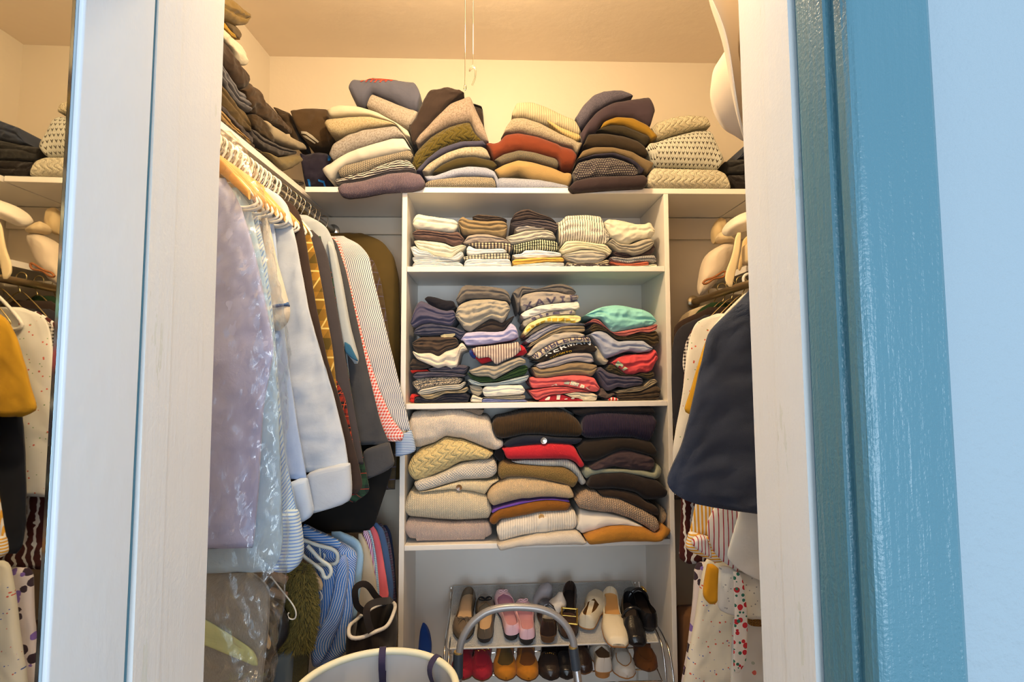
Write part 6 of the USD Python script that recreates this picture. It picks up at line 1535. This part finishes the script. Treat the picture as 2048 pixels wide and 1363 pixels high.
t, P_, I = shoe('dress_shoe', 'dark brown leather shoe, heel to the front, with a stuffed shoe bag on it', '935,270', '962,622', width=.076, mat=brn, mat_in=ins_dark, mat_sole=sole_brn, vamp=.40, wall=.058, heel_h=.022, **UT)
def pouch(name, label, frame, poly, Y, hexc, th):
    o = cloth(name, label, 'pouch', frame, poly, Y, hexc, 'jersey', None, th=th, amp=.018, p=.9)
    return o
pouch('shoe_bag', 'grey cotton shoe bag crumpled behind the brown shoe, upper tray', 'K1', '860,150 900,90 960,65 1005,90 1000,180 980,240 930,260 870,275 820,260 825,210', 2.16, '#a59a93', .035)
pouch('shoe_bag', 'cream cotton shoe bag tied and stuffed into the brown shoe, upper tray', 'K1', '1060,150 1090,150 1100,190 1132,235 1110,300 1050,360 1000,410 930,420 880,380 860,345 920,320 960,250 1020,210', 2.06, '#c9bba6', .038)
t, P_, I = shoe('pump', 'dark brown suede pump with a large square gold buckle, upper tray', '1145,588', '1160,190', width=.074, mat=suede('dark_brown', '#35251d'), mat_in=ins_dark, mat_sole=sole_blk, vamp=.33, wall=.046, heel_h=.014, square=.3, **UT)
gold = plain('gold', (.86, .55, .12), .22, 1.0)
c = P_(.78, 0, I['sole'] + .047)
fr_ = [c + I['sx'] * sx_ * .027 + (I['ax'] + I['nz'] * -.25) * ay_ * .030 for sx_, ay_ in ((-1, -1), (1, -1), (1, 1), (-1, 1))]
for k in range(4):
    a, b = fr_[k], fr_[(k + 1) % 4]
    u = (b - a) / np.linalg.norm(b - a)
    obj('buckle_bar', tube([a - u * .002, b + u * .002], .0036, 8), gold, t, 30)
obj('buckle_tongue', tube([c - I['sx'] * .03, c + I['sx'] * .03], .0022, 8), gold, t, 30)
whl = leather('white', '#c8bda4', .5)
t, P_, I = shoe('ballet_flat', 'white leather flat lying askew with its opening squashed, upper tray', '1405,190', '1290,512', width=.082, mat=whl, mat_in=ins_tan, mat_sole=sole_tan, vamp=.46, wall=.050, square=.1, collar=14, **UT)
obj('tongue', loft(np.array([[P_(u, x, .03 + .02 * math.sin((u - .3) * 4) + dz) for x, dz in ((-.009, 0), (.009, 0), (.009, .002), (-.009, .002))] for u in np.linspace(.20, .52, 8)])), whl, t, 40)
t, P_, I = shoe('ballet_flat', 'white leather square-toed flat pointing to the front, upper tray', '1592,665', '1512,205', width=.088, mat=whl, mat_in=ins_tan, mat_sole=sole_tan, vamp=.44, wall=.036, square=.62, **UT)
blkl = leather('black', '#17161a', .22)
t, P_, I = shoe('loafer', 'black leather strap shoe with its square toe to the front, upper tray', '1765,655', '1672,300', width=.078, mat=blkl, mat_in=ins_dark, mat_sole=sole_blk, vamp=.40, wall=.056, square=.45, heel_h=.012, **UT)
obj('strap', tube(spline([P_(.42, -.036, .03), P_(.44, -.02, .062), P_(.45, .004, .068), P_(.46, .03, .05), P_(.46, .037, .03)], 20), .005, 8), blkl, t, 40)
t, P_, I = shoe('loafer', 'black leather strap shoe with a small brass buckle, heel to the front, upper tray', '1690,165', '1878,520', width=.080, mat=blkl, mat_in=ins_dark, mat_sole=sole_blk, vamp=.34, wall=.060, square=.5, heel_h=.012, **UT)
obj('strap', tube(spline([P_(.60, -.038, .03), P_(.62, -.022, .066), P_(.63, .002, .074), P_(.62, .028, .056), P_(.62, .039, .03)], 20), .0055, 8), blkl, t, 40)
obj('buckle', tube(spline([P_(.66, .016, .078), P_(.66, .030, .066), P_(.60, .032, .064), P_(.60, .018, .076)], 24, True), .0018, 8, True), gold, t, 40)

LT = dict(Z=T2Z0 + .0005, Y0=T2Y0, group='shoes on the lower rack')
redv = suede('red', '#8f1f2c')
def loafer_extra(t, P_, I, mat, u0=.60, u1=.90):
    """Raised apron seam of a moccasin vamp."""
    i = [int(np.argmin(abs(I['U'] - u))) for u in np.linspace(u0, u1, 9)]
    pts = [P_(I['U'][j], -I['wid'][j] * .62 * math.cos((k / 8) ** 3 * math.pi / 2) + .004, I['sole'] + I['lift'][j] + I['hgt'][j] * (1 - .15 * math.cos((k / 8) ** 3 * math.pi / 2) ** 2) + .0012) for k, j in enumerate(i)]
    pts2 = [P_(I['U'][j], I['wid'][j] * .62 * math.cos((k / 8) ** 3 * math.pi / 2) + .004, I['sole'] + I['lift'][j] + I['hgt'][j] * (1 - .15 * math.cos((k / 8) ** 3 * math.pi / 2) ** 2) + .0012) for k, j in enumerate(i)]
    obj('apron_seam', tube(np.array(pts + pts2[::-1][1:]), .0016, 8), mat, t, 40)
for lab, a, b in (('red suede loafer on the lower rack, left one of the pair', '205,955', '250,640'), ('red suede loafer with a golden thread motif, right one of the pair', '375,965', '400,640')):
    t, P_, I = shoe('loafer', lab, a, b, width=.082, mat=redv, mat_in=ins_dark, mat_sole=sole_brn, vamp=.60, wall=.050, toe_h=.036, **LT)
    loafer_extra(t, P_, I, redv)
    if 'golden' in lab:
        obj('gold_thread', tube(spline([P_(.52, x, I['sole'] + .052 + .004 * math.sin(x * 300)) for x in np.linspace(-.022, .022, 9)], 40), .0012, 6), gold, t, 40)
mus = suede('mustard', '#a8681c'); br2 = suede('brown', '#6d3f1c')
for lab, a, b, m2 in (('mustard suede shoe with a quilted brown tongue, lower rack', '590,962', '590,640', suede('quilt', '#54401f')), ('mustard and brown suede loafer, lower rack', '790,965', '770,640', br2)):
    t, P_, I = shoe('loafer', lab, a, b, width=.086, mat=mus, mat_in=ins_dark, mat_sole=sole_brn, vamp=.62, wall=.054, toe_h=.038, **LT)
    js = [j for j in range(40) if .42 < I['U'][j] < .86]
    ap = []
    for j in js:
        s_ = max(.04, 1 - max(0, (I['U'][j] - .7) / .16) ** 2) ** .5
        w_, h_ = I['wid'][j] * .70 * s_, I['hgt'][j]
        th = np.linspace(-1, 1, 13)
        top = [P_(I['U'][j], x * w_ + .004, I['sole'] + I['lift'][j] + h_ * math.sqrt(max(0, 1 - (x * .68 * s_) ** 2)) + .003) for x in th]
        ap.append(top + [p_ - I['nz'] * .004 for p_ in top[::-1]])
    obj('apron', loft(np.array(ap)), m2, t, 40)
t, P_, I = shoe('clog', 'dark brown shoe edged with small brass studs, lower rack', '985,958', '985,640', width=.086, mat=leather('clog', '#2b2320', .3), mat_in=ins_dark, mat_sole=sole_blk, vamp=.46, wall=.050, toe_h=.036, **LT)
for k in range(11):
    a_ = -1 + .2 * k
    j = int(np.argmin(abs(I['U'] - (.56 + .05 * (1 - a_ * a_)))))
    obj('stud', trimesh.creation.icosphere(1, .0022).apply_translation(P_(I['U'][j], a_ * .034 + .004, I['sole'] + I['lift'][j] + I['hgt'][j] * math.sqrt(max(.05, 1 - (a_ * .92) ** 2)) + .001)), gold, t, 30)
shoe('dress_shoe', 'black shiny shoe behind the step stool handle, lower rack', '1130,950', '1120,640', width=.080, mat=blkl, mat_in=ins_dark, mat_sole=sole_blk, vamp=.5, wall=.05, **LT)
shoe('dress_shoe', 'dark brown shoe right of the step stool handle, lower rack', '1285,905', '1250,630', width=.076, mat=brn, mat_in=ins_dark, mat_sole=sole_brn, vamp=.55, wall=.05, **LT)
wl = leather('white_loafer', '#bdb6aa', .4)
t, P_, I = shoe('loafer', 'white leather loafer with its heel to the front, lower rack', '1390,640', '1455,935', width=.080, mat=wl, mat_in=ins_beige, mat_sole=sole_tan, vamp=.5, wall=.060, heel_h=.020, **LT)
t, P_, I = shoe('loafer', 'white leather moccasin with its rounded toe to the front, lower rack', '1665,945', '1590,640', width=.084, mat=wl, mat_in=ins_beige, mat_sole=sole_tan, vamp=.58, wall=.054, toe_h=.038, **LT)
loafer_extra(t, P_, I, sole_tan)
t, P_, I = shoe('loafer', 'brown suede moccasin at the right end of the lower rack', '1860,880', '1790,610', width=.084, mat=br2, mat_in=ins_dark, mat_sole=sole_brn, vamp=.58, wall=.050, **LT)
loafer_extra(t, P_, I, br2)
o = cloth('blue_slipper', 'blue slipper standing on end left of the shoe rack', 'slipper', 'P', '846,1245 852,1248 860,1265 864,1290 862,1310 836,1310 838,1280 841,1255', 2.15, '#123f86', 'wool', None, th=.02, amp=.004)

# ---------------------------------------------------------------- laundry hamper and step stool in front
def hamper():
    t = thing('laundry_hamper', 'round pop-up laundry hamper of pale nylon with navy straps', 'hamper')
    cx, cy, r, top = -.258, 1.265, .181, 0.742
    nyl = fabric('#d2d0d0', 'low', 'jersey', rough=.4, trans=.35)
    A = np.linspace(0, 2 * np.pi, 96, endpoint=False)
    def ring(rr, z, k):
        w_ = .018 * (wrinkle(A * 3 + 3, np.full_like(A, z * 13), 5) - .5) * k
        return np.stack([cx + (rr + w_) * np.cos(A), cy + (rr + w_) * np.sin(A), np.full_like(A, z)], 1)
    zs = np.linspace(.012, top, 22)
    out_ = [ring(r, z, 1.0 if z < top - .02 else .1) for z in zs]
    in_ = [ring(r - .0025, z, 1.0 if z < top - .02 else .1) for z in zs[::-1]]
    in_ += [ring(r * f, .015, .2) for f in (.6, .2, .01)]
    out_ = [ring(r * f, .0115, .2) for f in (.01, .5)] + out_
    obj('body', loft(np.array(out_ + in_)), nyl, t, True)
    obj('rim', tube(np.stack([cx + r * np.cos(A), cy + r * np.sin(A), np.full_like(A, top)], 1), .0085, 12, True), fabric('#e0d2b6', 'low', 'jersey'), t, True)
    nav = fabric('#35304a', 'low', 'jersey')
    for px_, w_ in (('768,1283', .0085), ('876,1310', .0085)):
        d_ = ray(px('P', px_))[0]
        k_ = (top + .008 - CZ) / d_[2]
        c = CAM + d_ * k_
        a_ = math.atan2(c[1] - cy, c[0] - cx)
        u = np.array([math.cos(a_), math.sin(a_), 0]); s_ = np.array([-u[1], u[0], 0])
        e = np.array([cx, cy, 0]) + u * r
        path = spline([e + u * .012 + [0, 0, top - .10], e + u * .012 + [0, 0, top - .02], e + u * .006 + [0, 0, top + .0095], e - u * .012 + [0, 0, top + .004], e - u * .0135 + [0, 0, top - .05], e - u * .020 + [0, 0, top - .25]], 40)
        tn = np.gradient(path, axis=0); tn /= np.linalg.norm(tn, axis=1, keepdims=True)
        nn = np.cross(tn, s_)
        rg_ = np.stack([path + s_ * w_, path - s_ * w_, path - s_ * w_ + nn * .0018, path + s_ * w_ + nn * .0018], 1)
        obj('strap', loft(rg_), nav, t, True)
hamper()
def stool():
    t = thing('step_stool', 'folding step stool with a grey arched handle and dark joint sleeves', 'step stool')
    Y = 1.50
    grey = plain('handle_grey', (.30, .29, .29), .33, .3)
    alu = plain('stool_aluminium', (.58, .58, .60), .3, .9)
    dark = plain('joint_plastic', (.035, .045, .060), .4)
    p = at(px('K1', '163,760 172,690 185,610 212,535 250,470 298,410 350,366 410,328 480,303 560,288 640,281 720,281 800,286 880,297 950,318 1020,352 1070,390 1110,432 1142,480 1170,536 1186,590 1197,650 1205,720'), Y)
    p = spline(p, 70)
    obj('handle', tube(p, .0098, 16), grey, t, 40)
    l0, r0 = p[0], p[-1]
    for e, s_, (y0, y1) in ((l0, '163,690 160,800 158,905', (0, 0)), (r0, '1186,640 1200,740 1212,830', (0, 0))):
        q_ = at(px('K1', s_), Y)
        obj('joint_sleeve', tube(spline(q_, 12), .0135, 16), dark, t, 40)
        obj('collar', tube([q_[0] + [0, 0, .004], q_[0] - [0, 0, .004]], .0118, 16), plain('joint_ring_%d' % (s_[0] == '1' and s_[2] == '3'), (.45, .30, .10), .35, .6), t, 40)
        d_ = q_[-1] - q_[-2]; d_ /= np.linalg.norm(d_)
        n_ = int(6)
        foot = q_[-1] + d_ * (q_[-1][2] - .012) / max(-d_[2], .2)
        foot[2] = .012; foot[1] = Y - .10
        obj('side_rail', tube(np.linspace(q_[-1], foot, n_), .0112, 14), alu, t, 40)
        obj('rear_leg', tube([q_[-1] + [0, .02, -.05], [foot[0], Y + .17, .012]], .0105, 14), alu, t, 40)
        for yy in (foot[1], Y + .17):
            obj('rubber_foot', tube([[foot[0], yy, .026], [foot[0], yy, .001]], .0145, 14), dark, t, 40)
    xa, xb = l0[0], r0[0]
    for zz, yy in ((.245, Y - .075), (.48, Y - .04)):
        obj('tread', rbox(xa + .006, xb - .004 + .02, yy - .12, yy + .10, zz - .018, zz, .006), dark, t, 30)
stool()
